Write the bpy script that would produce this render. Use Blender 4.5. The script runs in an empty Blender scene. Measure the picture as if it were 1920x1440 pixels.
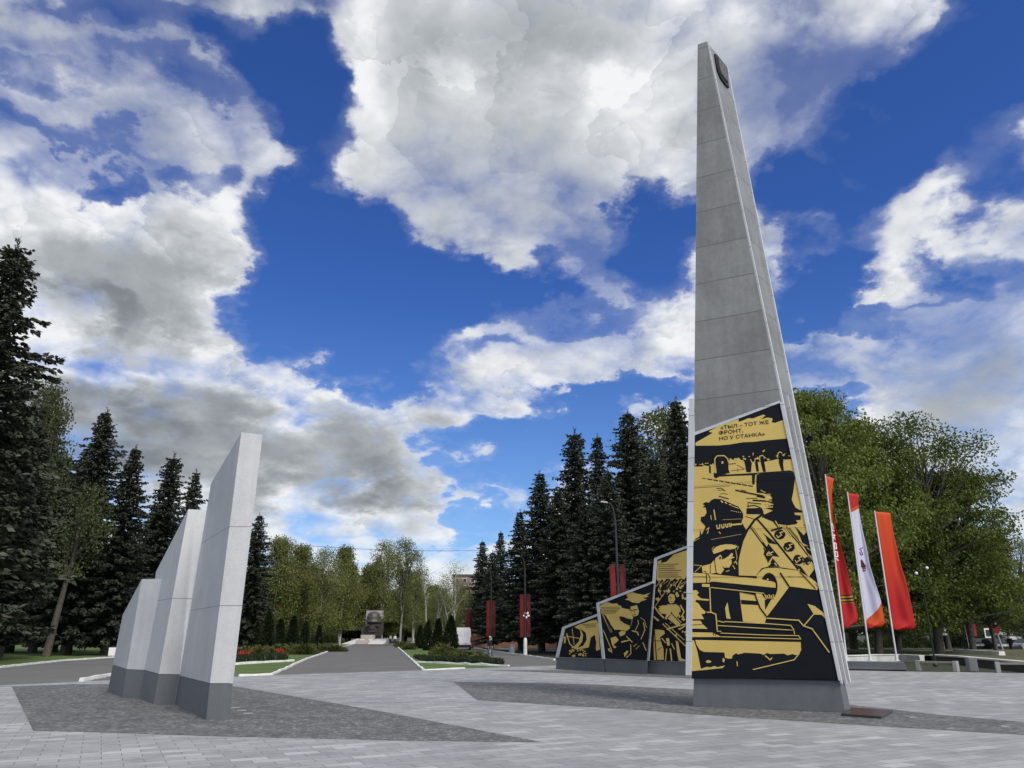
import bpy, bmesh, math, random
import numpy as np
from mathutils import Vector, Matrix
from math import radians as rad

S = bpy.context.scene
COL = S.collection
# ------------------------------------------------------------------ camera
CAM_H = 1.9
PITCH = rad(18.0)
cd = bpy.data.cameras.new("camera"); cam = bpy.data.objects.new("camera", cd); COL.objects.link(cam)
cam.location = (0, 0, CAM_H); cam.rotation_euler = (rad(90) + PITCH, 0, 0)
cd.sensor_width = 36.0; cd.lens = 36.0 * 1442 / 1920; cd.clip_end = 5000; cd.clip_start = 0.1
S.camera = cam
# ------------------------------------------------------------------ exposure
S.view_settings.view_transform = 'Standard'
S.view_settings.look = 'None'
S.view_settings.exposure = 0.12
S.view_settings.gamma = 1.0
# ------------------------------------------------------------------ sun
SUN_AZ = math.atan2(0.56, -0.83)          # clockwise from +Y, seen from above: to the right and a little behind the camera
SUN_EL = rad(48)
sund = Vector((math.sin(SUN_AZ) * math.cos(SUN_EL), math.cos(SUN_AZ) * math.cos(SUN_EL), math.sin(SUN_EL)))
sl = bpy.data.lights.new("sun", 'SUN'); sl.energy = 3.2; sl.angle = rad(14); sl.color = (1.0, 0.95, 0.88)
so = bpy.data.objects.new("sun", sl); COL.objects.link(so)
so.rotation_euler = sund.to_track_quat('Z', 'Y').to_euler()
# ------------------------------------------------------------------ sky: Nishita air plus cumulus clouds by direction
def az_el(px, py):
    x = (px - 960) / 1442; y = -(py - 720) / 1442
    d = Vector((x, math.cos(PITCH) - y * math.sin(PITCH), math.sin(PITCH) + y * math.cos(PITCH))).normalized()
    return math.atan2(d.x, d.y), math.asin(d.z)

# photo-frame centres of cloud masses / blue gaps: (x, y, rx, ry, weight)
def build_world():
    w = bpy.data.worlds.new("World"); S.world = w; w.use_nodes = True
    nt = w.node_tree; N = nt.nodes; L = nt.links; N.clear()
    def node(t, tree=nt, **k):
        n = tree.nodes.new(t)
        for a, b in k.items(): setattr(n, a, b)
        return n
    def setin(tree, sock, v):
        if isinstance(v, bpy.types.NodeSocket): tree.links.new(v, sock)
        else: sock.default_value = v
    def M(op, a, b=None, c=None, tree=nt, clamp=False):
        n = node('ShaderNodeMath', tree, operation=op, use_clamp=clamp)
        setin(tree, n.inputs[0], a)
        if b is not None: setin(tree, n.inputs[1], b)
        if c is not None: setin(tree, n.inputs[2], c)
        return n.outputs[0]
    def V(op, a, b=None, s=None, tree=nt):
        n = node('ShaderNodeVectorMath', tree, operation=op)
        setin(tree, n.inputs[0], a)
        if b is not None: setin(tree, n.inputs[1], b)
        if s is not None: setin(tree, n.inputs[3], s)
        return n.outputs['Value'] if op in ('LENGTH', 'DOT_PRODUCT') else n.outputs[0]
    def smooth(x, lo, hi, tree=nt, a=0.0, b=1.0):
        n = node('ShaderNodeMapRange', tree, interpolation_type='SMOOTHSTEP')
        setin(tree, n.inputs[0], x); n.inputs[1].default_value = lo; n.inputs[2].default_value = hi
        n.inputs[3].default_value = a; n.inputs[4].default_value = b
        return n.outputs[0]
    def blobs(az, el, lst, tree=nt):
        tot = None
        for (px, py, rx, ry, wt) in lst:
            a0, e0 = az_el(px, py); a1, _ = az_el(px + rx, py); _, e1 = az_el(px, py - ry)
            ra = max(abs(a1 - a0), .01); re = max(abs(e1 - e0), .01)
            u = M('MULTIPLY_ADD', az, 1 / ra, -a0 / ra, tree=tree)
            v = M('MULTIPLY_ADD', el, 1 / re, -e0 / re, tree=tree)
            r2 = M('MULTIPLY_ADD', u, u, M('MULTIPLY', v, v, tree=tree), tree=tree)
            g = smooth(r2, 0.0, 1.9, tree, wt, 0.0)
            tot = g if tot is None else M('ADD', tot, g, tree=tree)
        return tot
    tc = node('ShaderNodeTexCoord'); d = V('NORMALIZE', tc.outputs['Generated'])
    sp = node('ShaderNodeSeparateXYZ'); L.new(d, sp.inputs[0])
    zc = M('MAXIMUM', sp.outputs[2], 0.0)
    q = V('SCALE', d, s=M('DIVIDE', 1.0, M('ADD', zc, 0.45)))
    def noise(vec, scale, detail, rough, dist=0.0, out='Fac'):
        n = node('ShaderNodeTexNoise'); L.new(vec, n.inputs['Vector'])
        n.inputs['Scale'].default_value = scale; n.inputs['Detail'].default_value = detail
        n.inputs['Roughness'].default_value = rough; n.inputs['Distortion'].default_value = dist
        return n.outputs[out]
    az = M('ARCTAN2', sp.outputs[0], sp.outputs[1]); el = M('ARCSINE', sp.outputs[2])
    wcol = noise(q, 6.0, 6, .58, 0, 'Color')
    wn = node('ShaderNodeSeparateXYZ'); L.new(wcol, wn.inputs[0])
    azw = M('ADD', az, M('MULTIPLY_ADD', wn.outputs[0], .28, -.14))
    elw = M('ADD', el, M('MULTIPLY_ADD', wn.outputs[1], .22, -.11))
    b = blobs(azw, elw, SKY_BLUE)
    grey = M('MAXIMUM', blobs(azw, elw, SKY_GREY), 0.0)
    soft = M('MAXIMUM', blobs(azw, elw, SKY_SOFT), 0.0)
    # far from the photographed part of the sky: invented noise cloud, cover kept high to lift the ambient light
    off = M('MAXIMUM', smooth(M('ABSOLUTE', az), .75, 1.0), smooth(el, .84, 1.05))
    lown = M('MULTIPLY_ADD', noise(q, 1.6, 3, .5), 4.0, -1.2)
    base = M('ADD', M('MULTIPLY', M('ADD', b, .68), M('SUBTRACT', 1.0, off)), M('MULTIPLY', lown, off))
    # billows: warped round cells at two sizes, each lit from the sun's side, plus fractal noise
    wv = V('ADD', q, V('SCALE', V('SUBTRACT', wcol, (.5, .5, .5)), s=.22))
    def cells(scale):
        n = node('ShaderNodeTexVoronoi', feature='F1'); n.inputs['Scale'].default_value = scale
        L.new(wv, n.inputs['Vector'])
        rel = V('SCALE', V('SUBTRACT', wv, n.outputs['Position']), s=scale)
        return n.outputs['Distance'], V('DOT_PRODUCT', rel, LIGHT)
    da, la = cells(9.0); db, lb = cells(21.0)
    n1 = noise(q, 6.5, 9, .50, .2)
    puff = M('ADD', M('MULTIPLY_ADD', da, -.55, .26), M('MULTIPLY_ADD', db, -.38, .18))
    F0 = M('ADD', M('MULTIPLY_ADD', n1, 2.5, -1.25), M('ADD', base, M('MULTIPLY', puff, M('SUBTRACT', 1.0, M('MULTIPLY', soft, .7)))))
    n5 = noise(V('MULTIPLY', q, (1.0, 1.0, 1.7)), 4.2, 9, .62, .7)
    F0 = M('ADD', F0, M('MULTIPLY', soft, M('MULTIPLY_ADD', n5, 3.2, -1.6)))
    n2 = noise(V('ADD', q, LIGHT_STEP), 7.0, 4, .55, .25); n3 = noise(q, 7.0, 4, .55, .25)
    width = M('MULTIPLY_ADD', soft, 1.2, 1.1)
    al = M('DIVIDE', M('SUBTRACT', F0, .0), width, clamp=True)
    al = M('MULTIPLY', M('MULTIPLY', al, al), M('MULTIPLY_ADD', al, -2.0, 3.0))
    al = M('MAXIMUM', al, smooth(F0, -.5, .5, nt, 0.0, .12))
    hard = M('SUBTRACT', 1.0, M('MULTIPLY', soft, .75), clamp=True)
    form = M('ADD', M('MULTIPLY', la, .30), M('ADD', M('MULTIPLY', lb, .15), M('MULTIPLY', M('SUBTRACT', n3, n2), 2.2)))
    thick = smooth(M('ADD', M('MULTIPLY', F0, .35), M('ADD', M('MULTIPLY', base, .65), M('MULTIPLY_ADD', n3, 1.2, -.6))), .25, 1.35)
    s = M('ADD', M('MULTIPLY_ADD', M('MULTIPLY', form, hard), M('MULTIPLY_ADD', grey, -.34, .54), 1.0), M('MULTIPLY', thick, M('MULTIPLY_ADD', grey, -.50, -.10)), clamp=True)
    s = M('ADD', s, M('MULTIPLY', M('SUBTRACT', 1.0, smooth(F0, 0.0, .8)), M('MULTIPLY', soft, .75)), clamp=True)
    cr = node('ShaderNodeValToRGB'); L.new(s, cr.inputs[0])
    e = cr.color_ramp.elements
    e[0].position = 0.0; e[0].color = (.15, .165, .185, 1)
    e[1].position = 1.0; e[1].color = (.83, .84, .855, 1)
    for p_, c_ in ((.25, (.215, .235, .26, 1)), (.55, (.40, .425, .45, 1)), (.8, (.60, .625, .65, 1))):
        x = e.new(p_); x.color = c_
    sky = node('ShaderNodeTexSky', sky_type='NISHITA', sun_disc=False)
    sky.sun_elevation = SUN_EL; sky.sun_rotation = SUN_AZ
    sky.air_density = 1.0; sky.dust_density = .3; sky.ozone_density = 2.0
    hs = node('ShaderNodeMix', data_type='RGBA', blend_type='MULTIPLY'); hs.inputs[0].default_value = 1.0
    L.new(sky.outputs[0], hs.inputs[6])
    tm = node('ShaderNodeMix', data_type='RGBA'); L.new(smooth(el, .08, .50), tm.inputs[0]); tm.inputs[6].default_value = (.58, .80, 1.16, 1); tm.inputs[7].default_value = SKY_TINT; L.new(tm.outputs[2], hs.inputs[7])
    cl = V('SCALE', cr.outputs[0], s=10.0)
    mx = node('ShaderNodeMix', data_type='RGBA'); L.new(al, mx.inputs[0]); L.new(hs.outputs[2], mx.inputs[6]); L.new(cl, mx.inputs[7])
    bg = node('ShaderNodeBackground'); bg.inputs[1].default_value = 0.1; L.new(mx.outputs[2], bg.inputs[0])
    out = node('ShaderNodeOutputWorld'); L.new(bg.outputs[0], out.inputs[0])
    w.cycles.sampling_method = 'MANUAL'; w.cycles.sample_map_resolution = 512
LIGHT = (.62, -.10, .70)
LIGHT_STEP = (.035, -.006, .04)
SKY_TINT = (.31, .56, 1.12, 1)
SKY_BLUE = [  # (x, y, half width, half height, weight): negative = clear air, positive = more cloud
 (530, 130, 100, 95, -1.5), (600, 225, 75, 70, -1.2), (420, 85, 90, 55, -.7), (250, 45, 190, 40, -.45), (120, 225, 150, 25, -.55), (215, 325, 60, 30, -.8), (60, 110, 120, 20, -.35), (330, 160, 60, 30, -.4),
 (600, 470, 145, 120, -1.8), (560, 590, 120, 75, -1.5), (690, 625, 115, 75, -1.5), (720, 490, 95, 85, -1.3), (830, 550, 120, 60, -1.4), (960, 540, 100, 55, -1.2), (610, 360, 65, 75, -1.1), (700, 700, 60, 40, -.6), (370, 320, 60, 25, -.5), (1010, 500, 50, 40, -.7),
 (1850, 110, 170, 160, -1.8), (1730, 210, 110, 100, -1.2), (1650, 260, 90, 90, -.9), (1500, 340, 90, 70, -1.4), (1560, 430, 80, 60, -.9), (1870, 330, 120, 70, -1.1), (1620, 330, 60, 60, -.7), (1860, 480, 60, 40, -.6),
 (1500, 560, 100, 65, -1.5), (1620, 595, 130, 30, -1.0), (1780, 510, 60, 45, -.8), (1590, 500, 60, 40, -.6), (1230, 475, 95, 80, -1.4), (1240, 400, 70, 40, -1.0), (1130, 590, 90, 25, -.7),
 (950, 835, 110, 60, -1.5), (1060, 815, 120, 60, -1.5), (1180, 765, 120, 35, -1.3), (890, 965, 70, 45, -1.2), (1540, 735, 70, 25, -.8), (830, 600, 60, 40, -.5), (930, 655, 70, 22, -.5), (1290, 690, 60, 30, -.4),
 (1690, 440, 160, 60, 1.05), (1700, 530, 120, 28, 1.0), (1760, 350, 90, 40, .5), (1000, 200, 400, 200, .6), (220, 480, 240, 150, .8), (150, 180, 240, 60, .35), (180, 60, 150, 30, .3), (1720, 780, 220, 120, .5), (500, 830, 400, 110, .5), (900, 620, 110, 25, .35), (1690, 230, 80, 60, .9), (1560, 330, 60, 50, .5), (1900, 430, 80, 60, .6),
]
SKY_GREY = [
 (230, 510, 190, 95, 1.0), (400, 835, 450, 95, 1.2), (120, 800, 200, 70, .4), (300, 650, 90, 40, .9), (990, 60, 230, 100, .75), (950, 330, 230, 150, .5), (740, 915, 140, 40, .45),
 (1830, 700, 150, 70, .75), (1740, 840, 180, 70, .6), (200, 250, 260, 60, .45), (1100, 690, 280, 50, .45), (1480, 130, 130, 130, .6), (130, 590, 130, 50, .7), (1560, 690, 120, 50, .5), (1860, 930, 120, 60, .4), (620, 1000, 300, 40, .35), (240, 120, 250, 60, .3),
]
SKY_SOFT = [
 (150, 150, 330, 150, .5), (1740, 400, 220, 280, .7), (1100, 560, 150, 120, .5), (1500, 210, 200, 180, .5), (1080, 860, 150, 60, .6), (1800, 700, 200, 150, .5), (900, 620, 150, 60, .5), (1000, 300, 250, 150, .35),
]
build_world()
# ------------------------------------------------------------------ survey helpers (turn a photo point into a place in the world)
FOC = 1442.0
def ray(px, py):
    x = (px - 960) / FOC; y = -(py - 720) / FOC
    return Vector((x, math.cos(PITCH) - y * math.sin(PITCH), math.sin(PITCH) + y * math.cos(PITCH)))
EYE = Vector((0, 0, CAM_H))
def gnd(px, py, z=0.0):
    d = ray(px, py); p = EYE + d * ((z - CAM_H) / d.z); p.z = z; return p
def at(px, py, Y):
    d = ray(px, py); return EYE + d * (Y / d.y)
def onplane(px, py, P, n):
    d = ray(px, py); return EYE + d * ((P - EYE).dot(n) / d.dot(n))

# ------------------------------------------------------------------ naming
def tag(o, label=None, cat=None, group=None, kind=None):
    if label: o['label'] = label
    if cat: o['category'] = cat
    if group: o['group'] = group
    if kind: o['kind'] = kind
    return o
def thing(name, label, cat, loc=(0, 0, 0), rz=0.0, group=None):
    o = bpy.data.objects.new(name, None); COL.objects.link(o)
    o.empty_display_size = .2
    o.location = loc; o.rotation_euler = (0, 0, rz)
    return tag(o, label, cat, group)
def dup(root, loc, rz=0.0, scale=None, label=None, group=None):
    r = root.copy(); COL.objects.link(r); r.location = loc; r.rotation_euler = (0, 0, rz)
    if scale is not None: r.scale = scale
    if label: r['label'] = label
    if group: r['group'] = group
    for ch in list(root.children):
        c = ch.copy(); COL.objects.link(c); c.parent = r
        for g in list(ch.children):
            k = g.copy(); COL.objects.link(k); k.parent = c
    return r

# ------------------------------------------------------------------ mesh builder
class MB:
    def __init__(self): self.v = []; self.f = []; self.m = []; self.mi = 0
    def add(self, vs, fs, mi=None):
        b = len(self.v); self.v += [tuple(p) for p in vs]
        self.f += [tuple(b + i for i in f) for f in fs]; self.m += [self.mi if mi is None else mi] * len(fs)
    def prism(self, pts, vec, mi=None):
        n = len(pts); vec = Vector(vec); a = [Vector(p) for p in pts]; b = [p + vec for p in a]
        fs = [tuple(range(n))[::-1], tuple(range(n, 2 * n))] + [(i, (i + 1) % n, n + (i + 1) % n, n + i) for i in range(n)]
        self.add(a + b, fs, mi)
    def loft(self, A, B, mi=None):
        n = len(A)
        fs = [tuple(range(n))[::-1], tuple(range(n, 2 * n))] + [(i, (i + 1) % n, n + (i + 1) % n, n + i) for i in range(n)]
        self.add(list(A) + list(B), fs, mi)
    def box(self, c, s, rz=0.0, mi=None, rot=None):
        c = Vector(c); R = rot if rot is not None else Matrix.Rotation(rz, 3, 'Z')
        vs = [c + R @ Vector((x * s[0] / 2, y * s[1] / 2, z * s[2] / 2)) for z in (-1, 1) for y in (-1, 1) for x in (-1, 1)]
        self.add(vs, [(0, 2, 3, 1), (4, 5, 7, 6), (0, 1, 5, 4), (2, 6, 7, 3), (0, 4, 6, 2), (1, 3, 7, 5)], mi)
    def tube(self, pts, rad_, n=8, mi=None, cap=True):
        pts = [Vector(p) for p in pts]; k = len(pts)
        if not hasattr(rad_, '__len__'): rad_ = [rad_] * k
        vs = []; fs = []; up = None
        for i, p in enumerate(pts):
            t = (pts[min(i + 1, k - 1)] - pts[max(i - 1, 0)]).normalized()
            if up is None: up = Vector((1, 0, 0)) if abs(t.x) < .8 else Vector((0, 1, 0))
            a = (up - t * up.dot(t)).normalized(); b = t.cross(a); up = a
            vs += [p + (a * math.cos(2 * math.pi * j / n) + b * math.sin(2 * math.pi * j / n)) * rad_[i] for j in range(n)]
        for i in range(k - 1):
            for j in range(n):
                fs.append((i * n + j, i * n + (j + 1) % n, (i + 1) * n + (j + 1) % n, (i + 1) * n + j))
        if cap: fs += [tuple(range(n))[::-1], tuple(range((k - 1) * n, k * n))]
        self.add(vs, fs, mi)
    def lathe(self, prof, c=(0, 0, 0), n=16, mi=None, sx=1, sy=1):
        c = Vector(c); vs = []; fs = []; k = len(prof)
        for r, z in prof:
            vs += [c + Vector((r * sx * math.cos(2 * math.pi * j / n), r * sy * math.sin(2 * math.pi * j / n), z)) for j in range(n)]
        for i in range(k - 1):
            for j in range(n): fs.append((i * n + j, i * n + (j + 1) % n, (i + 1) * n + (j + 1) % n, (i + 1) * n + j))
        fs += [tuple(range(n))[::-1], tuple(range((k - 1) * n, k * n))]
        self.add(vs, fs, mi)
    def build(self, name, mats, parent=None, smooth=False, world=False, bevel=0.0):
        me = bpy.data.meshes.new(name); me.from_pydata(self.v, [], self.f)
        for m in (mats if isinstance(mats, (list, tuple)) else [mats]): me.materials.append(m)
        me.polygons.foreach_set('material_index', self.m)
        bm = bmesh.new(); bm.from_mesh(me); bmesh.ops.recalc_face_normals(bm, faces=bm.faces[:]); bm.to_mesh(me); bm.free()
        if smooth: me.polygons.foreach_set('use_smooth', [True] * len(me.polygons))
        me.update()
        o = bpy.data.objects.new(name, me); COL.objects.link(o)
        if parent:
            o.parent = parent
            if world: o.matrix_parent_inverse = parent_matrix(parent).inverted()
        if bevel:
            b = o.modifiers.new('edge', 'BEVEL'); b.width = bevel; b.segments = 2; b.limit_method = 'ANGLE'; b.angle_limit = rad(40)
        return o
def parent_matrix(o):
    m = Matrix.LocRotScale(o.location, o.rotation_euler, o.scale)
    return parent_matrix(o.parent) @ o.matrix_parent_inverse @ m if o.parent else m
def np_mesh(name, V, F, mat, parent=None, N=None):
    """V (n,3) floats, F (m,k) ints"""
    me = bpy.data.meshes.new(name); V = np.asarray(V, np.float32); F = np.asarray(F, np.int32); k = F.shape[1]
    me.vertices.add(len(V)); me.vertices.foreach_set('co', V.ravel())
    me.loops.add(F.size); me.loops.foreach_set('vertex_index', F.ravel())
    me.polygons.add(len(F)); me.polygons.foreach_set('loop_start', np.arange(len(F), dtype=np.int32) * k)
    me.materials.append(mat); me.update(calc_edges=True)
    o = bpy.data.objects.new(name, me); COL.objects.link(o)
    if parent: o.parent = parent
    return o

# ------------------------------------------------------------------ materials (all procedural)
MATS = {}
def newmat(name):
    m = bpy.data.materials.new(name); m.use_nodes = True; nt = m.node_tree
    return m, nt, nt.nodes['Principled BSDF']
def lk(nt, a, b): nt.links.new(a, b)
def nd(nt, t, **k):
    n = nt.nodes.new(t)
    for a, b in k.items():
        if a.startswith('i_'): n.inputs[int(a[2:])].default_value = b
        else: setattr(n, a, b)
    return n
def position(nt): return nt.nodes.new('ShaderNodeNewGeometry').outputs['Position']
def objco(nt): return nt.nodes.new('ShaderNodeTexCoord').outputs['Object']
def noise_tex(nt, vec, scale, detail=5, rough=.6, dist=0.0):
    n = nd(nt, 'ShaderNodeTexNoise'); lk(nt, vec, n.inputs['Vector'])
    n.inputs['Scale'].default_value = scale; n.inputs['Detail'].default_value = detail
    n.inputs['Roughness'].default_value = rough; n.inputs['Distortion'].default_value = dist
    return n.outputs['Fac']
def ramp(nt, fac, stops):
    r = nd(nt, 'ShaderNodeValToRGB'); lk(nt, fac, r.inputs[0]); e = r.color_ramp.elements
    e[0].position, e[0].color = stops[0][0], (*stops[0][1], 1); e[1].position, e[1].color = stops[-1][0], (*stops[-1][1], 1)
    for p, c in stops[1:-1]: x = e.new(p); x.color = (*c, 1)
    return r.outputs[0]
def mixc(nt, fac, a, b, mode='MIX'):
    n = nd(nt, 'ShaderNodeMix', data_type='RGBA', blend_type=mode)
    for s, v in ((n.inputs[0], fac), (n.inputs[6], a), (n.inputs[7], b)):
        if isinstance(v, bpy.types.NodeSocket): lk(nt, v, s)
        elif isinstance(v, (int, float)): s.default_value = v
        else: s.default_value = (*v, 1)
    return n.outputs[2]
def math_(nt, op, a, b=None, c=None):
    n = nd(nt, 'ShaderNodeMath', operation=op)
    for i, v in enumerate((a, b, c)):
        if v is None: continue
        if isinstance(v, bpy.types.NodeSocket): lk(nt, v, n.inputs[i])
        else: n.inputs[i].default_value = v
    return n.outputs[0]
def bump(nt, bs, h, strength=.3, dist=.02):
    b = nd(nt, 'ShaderNodeBump'); b.inputs['Strength'].default_value = strength; b.inputs['Distance'].default_value = dist
    lk(nt, h, b.inputs['Height']); lk(nt, b.outputs[0], bs.inputs['Normal'])
def plain(name, col, rough=.6, var=.25, scale=3.0, metallic=0.0, spec=.25, bmp=0.0, fine=40.0):
    """one colour broken up by two sizes of noise"""
    m, nt, bs = newmat(name); p = objco(nt)
    n1 = noise_tex(nt, p, scale, 5, .6); n2 = noise_tex(nt, p, fine, 3, .6)
    f = math_(nt, 'ADD', math_(nt, 'MULTIPLY', n1, .65), math_(nt, 'MULTIPLY', n2, .35))
    lo = tuple(c * (1 - var) for c in col); hi = tuple(min(1, c * (1 + var)) for c in col)
    lk(nt, ramp(nt, f, [(.3, lo), (.7, hi)]), bs.inputs['Base Color'])
    bs.inputs['Roughness'].default_value = rough; bs.inputs['Metallic'].default_value = metallic
    bs.inputs['Specular IOR Level'].default_value = spec
    if bmp: bump(nt, bs, n2, bmp)
    return m
def granite(name, lo, hi, rough=.45, speck=90.0, stain=.25, joints=None, jw=.012, jcol=(.10, .11, .115)):
    """fine-grained stone slabs; joints = (first height, spacing) of horizontal courses"""
    m, nt, bs = newmat(name); p = position(nt)
    n1 = noise_tex(nt, p, speck, 2, .7); n2 = noise_tex(nt, p, .55, 6, .62, .4); n3 = noise_tex(nt, p, 6.0, 4, .6)
    st = nd(nt, 'ShaderNodeMapping'); lk(nt, p, st.inputs[0]); st.inputs['Scale'].default_value = (3.2, 3.2, .22)
    n4 = noise_tex(nt, st.outputs[0], 1.0, 4, .6)
    c = ramp(nt, n1, [(.32, lo), (.68, hi)])
    f = math_(nt, 'ADD', math_(nt, 'MULTIPLY', n2, .5), math_(nt, 'ADD', math_(nt, 'MULTIPLY', n3, .2), math_(nt, 'MULTIPLY', n4, .3)))
    dark = ramp(nt, f, [(.34, (1 - stain,) * 3), (.62, (1.04,) * 3)])
    c = mixc(nt, 1.0, c, dark, 'MULTIPLY')
    if joints:
        sp = nd(nt, 'ShaderNodeSeparateXYZ'); lk(nt, p, sp.inputs[0])
        k = math_(nt, 'DIVIDE', math_(nt, 'SUBTRACT', sp.outputs[2], joints[0]), joints[1])
        fr = math_(nt, 'ABSOLUTE', math_(nt, 'SUBTRACT', math_(nt, 'FRACT', math_(nt, 'ADD', k, .5)), .5))
        line = math_(nt, 'LESS_THAN', fr, jw / joints[1])
        idx = math_(nt, 'FLOOR', k)
        wn = nd(nt, 'ShaderNodeTexWhiteNoise', noise_dimensions='1D'); lk(nt, idx, wn.inputs['W'])
        tone = ramp(nt, wn.outputs[0], [(0, (.90,) * 3), (1, (1.06,) * 3)])
        c = mixc(nt, 1.0, c, tone, 'MULTIPLY'); c = mixc(nt, line, c, jcol)
    lk(nt, c, bs.inputs['Base Color']); bs.inputs['Roughness'].default_value = rough
    bump(nt, bs, n1, .06, .01)
    return m
def leafy(name, stops, transl=.35, rough=.6):
    m, nt, bs = newmat(name)
    g = nt.nodes.new('ShaderNodeNewGeometry'); oi = nt.nodes.new('ShaderNodeObjectInfo')
    n = noise_tex(nt, g.outputs['Position'], .45, 3, .6)
    f = math_(nt, 'ADD', math_(nt, 'MULTIPLY', g.outputs['Random Per Island'], .45), math_(nt, 'ADD', math_(nt, 'MULTIPLY', n, .55), math_(nt, 'MULTIPLY_ADD', oi.outputs['Random'], .26, -.13)))
    c = ramp(nt, f, stops)
    lk(nt, c, bs.inputs['Base Color']); bs.inputs['Roughness'].default_value = rough; bs.inputs['Specular IOR Level'].default_value = .25
    if transl:
        t = nd(nt, 'ShaderNodeBsdfTranslucent'); lk(nt, c, t.inputs[0]); mx = nd(nt, 'ShaderNodeMixShader'); mx.inputs[0].default_value = transl
        lk(nt, bs.outputs[0], mx.inputs[1]); lk(nt, t.outputs[0], mx.inputs[2])
        lk(nt, mx.outputs[0], nt.nodes['Material Output'].inputs[0])
    return m
def bark(name, lo, hi, scale=(6, 6, 1.2)):
    m, nt, bs = newmat(name); mp = nd(nt, 'ShaderNodeMapping'); lk(nt, objco(nt), mp.inputs[0]); mp.inputs['Scale'].default_value = scale
    n = noise_tex(nt, mp.outputs[0], 3.0, 5, .65)
    lk(nt, ramp(nt, n, [(.38, lo), (.6, hi)]), bs.inputs['Base Color']); bs.inputs['Roughness'].default_value = .85
    bump(nt, bs, n, .5, .03)
    return m
def paving_mat():
    m, nt, bs = newmat('light_concrete_pavers'); p = position(nt)
    mp = nd(nt, 'ShaderNodeMapping'); lk(nt, p, mp.inputs[0]); mp.inputs['Rotation'].default_value = (0, 0, rad(-27))
    b = nd(nt, 'ShaderNodeTexBrick'); lk(nt, mp.outputs[0], b.inputs['Vector'])
    b.inputs['Scale'].default_value = 1.0; b.inputs['Brick Width'].default_value = .6; b.inputs['Row Height'].default_value = .3
    b.inputs['Mortar Size'].default_value = .008; b.inputs['Mortar Smooth'].default_value = .1; b.offset = .5
    b.inputs['Color1'].default_value = (0, 0, 0, 1); b.inputs['Color2'].default_value = (1, 1, 1, 1); b.inputs['Mortar'].default_value = (0, 0, 0, 1)
    b.inputs['Bias'].default_value = 0.0
    tone = ramp(nt, b.outputs['Color'], [(0, (.248, .255, .262)), (.5, (.284, .291, .297)), (.8, (.312, .319, .324)), (1, (.39, .398, .402))])
    n1 = noise_tex(nt, p, .18, 5, .6); n2 = noise_tex(nt, p, 25.0, 3, .7); n3 = noise_tex(nt, p, 1.3, 5, .65)
    c = mixc(nt, 1.0, tone, ramp(nt, n1, [(.3, (.84, .84, .85)), (.7, (1.08, 1.08, 1.07))]), 'MULTIPLY')
    c = mixc(nt, 1.0, c, ramp(nt, n2, [(.3, (.93,) * 3), (.7, (1.06,) * 3)]), 'MULTIPLY')
    c = mixc(nt, 1.0, c, ramp(nt, n3, [(.27, (.74, .74, .73)), (.5, (1.0,) * 3), (.75, (1.05,) * 3)]), 'MULTIPLY')
    n4 = noise_tex(nt, p, 3.7, 6, .7, .6)
    c = mixc(nt, 1.0, c, ramp(nt, n4, [(.30, (.80, .79, .77)), (.42, (1.0,) * 3), (.62, (1.0,) * 3), (.74, (1.10, 1.09, 1.07))]), 'MULTIPLY')
    c = mixc(nt, b.outputs['Fac'], c, (.13, .132, .136))
    lk(nt, c, bs.inputs['Base Color']); bs.inputs['Roughness'].default_value = .75
    bump(nt, bs, math_(nt, 'SUBTRACT', 1.0, b.outputs['Fac']), .3, .006)
    return m
def cobble_mat():
    m, nt, bs = newmat('dark_granite_setts'); p = position(nt)
    mp = nd(nt, 'ShaderNodeMapping'); lk(nt, p, mp.inputs[0]); mp.inputs['Rotation'].default_value = (0, 0, rad(20))
    wv = nd(nt, 'ShaderNodeVectorMath', operation='ADD'); lk(nt, mp.outputs[0], wv.inputs[0])
    nz = nd(nt, 'ShaderNodeTexNoise'); lk(nt, p, nz.inputs['Vector']); nz.inputs['Scale'].default_value = 2.0
    sc = nd(nt, 'ShaderNodeVectorMath', operation='SCALE'); lk(nt, nz.outputs['Color'], sc.inputs[0]); sc.inputs[3].default_value = .25
    lk(nt, sc.outputs[0], wv.inputs[1])
    b = nd(nt, 'ShaderNodeTexBrick'); lk(nt, wv.outputs[0], b.inputs['Vector']); b.inputs['Scale'].default_value = 1.0
    b.inputs['Brick Width'].default_value = .11; b.inputs['Row Height'].default_value = .10; b.inputs['Mortar Size'].default_value = .010
    b.inputs['Mortar Smooth'].default_value = .3; b.inputs['Color1'].default_value = (0, 0, 0, 1); b.inputs['Color2'].default_value = (1, 1, 1, 1); b.inputs['Mortar'].default_value = (0, 0, 0, 1)
    tone = ramp(nt, b.outputs['Color'], [(0, (.066, .070, .076)), (.6, (.122, .128, .133)), (1, (.21, .215, .22))])
    n1 = noise_tex(nt, p, 1.1, 5, .7); n2 = noise_tex(nt, p, 30, 2, .7)
    c = mixc(nt, 1.0, tone, ramp(nt, n1, [(.28, (.62,) * 3), (.7, (1.35, 1.33, 1.27))]), 'MULTIPLY')
    c = mixc(nt, 1.0, c, ramp(nt, n2, [(.3, (.75,) * 3), (.7, (1.25,) * 3)]), 'MULTIPLY')
    c = mixc(nt, b.outputs['Fac'], c, (.085, .083, .078))
    lk(nt, c, bs.inputs['Base Color']); bs.inputs['Roughness'].default_value = .8
    bump(nt, bs, math_(nt, 'SUBTRACT', math_(nt, 'MULTIPLY', n2, .4), b.outputs['Fac']), .7, .012)
    return m
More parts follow.
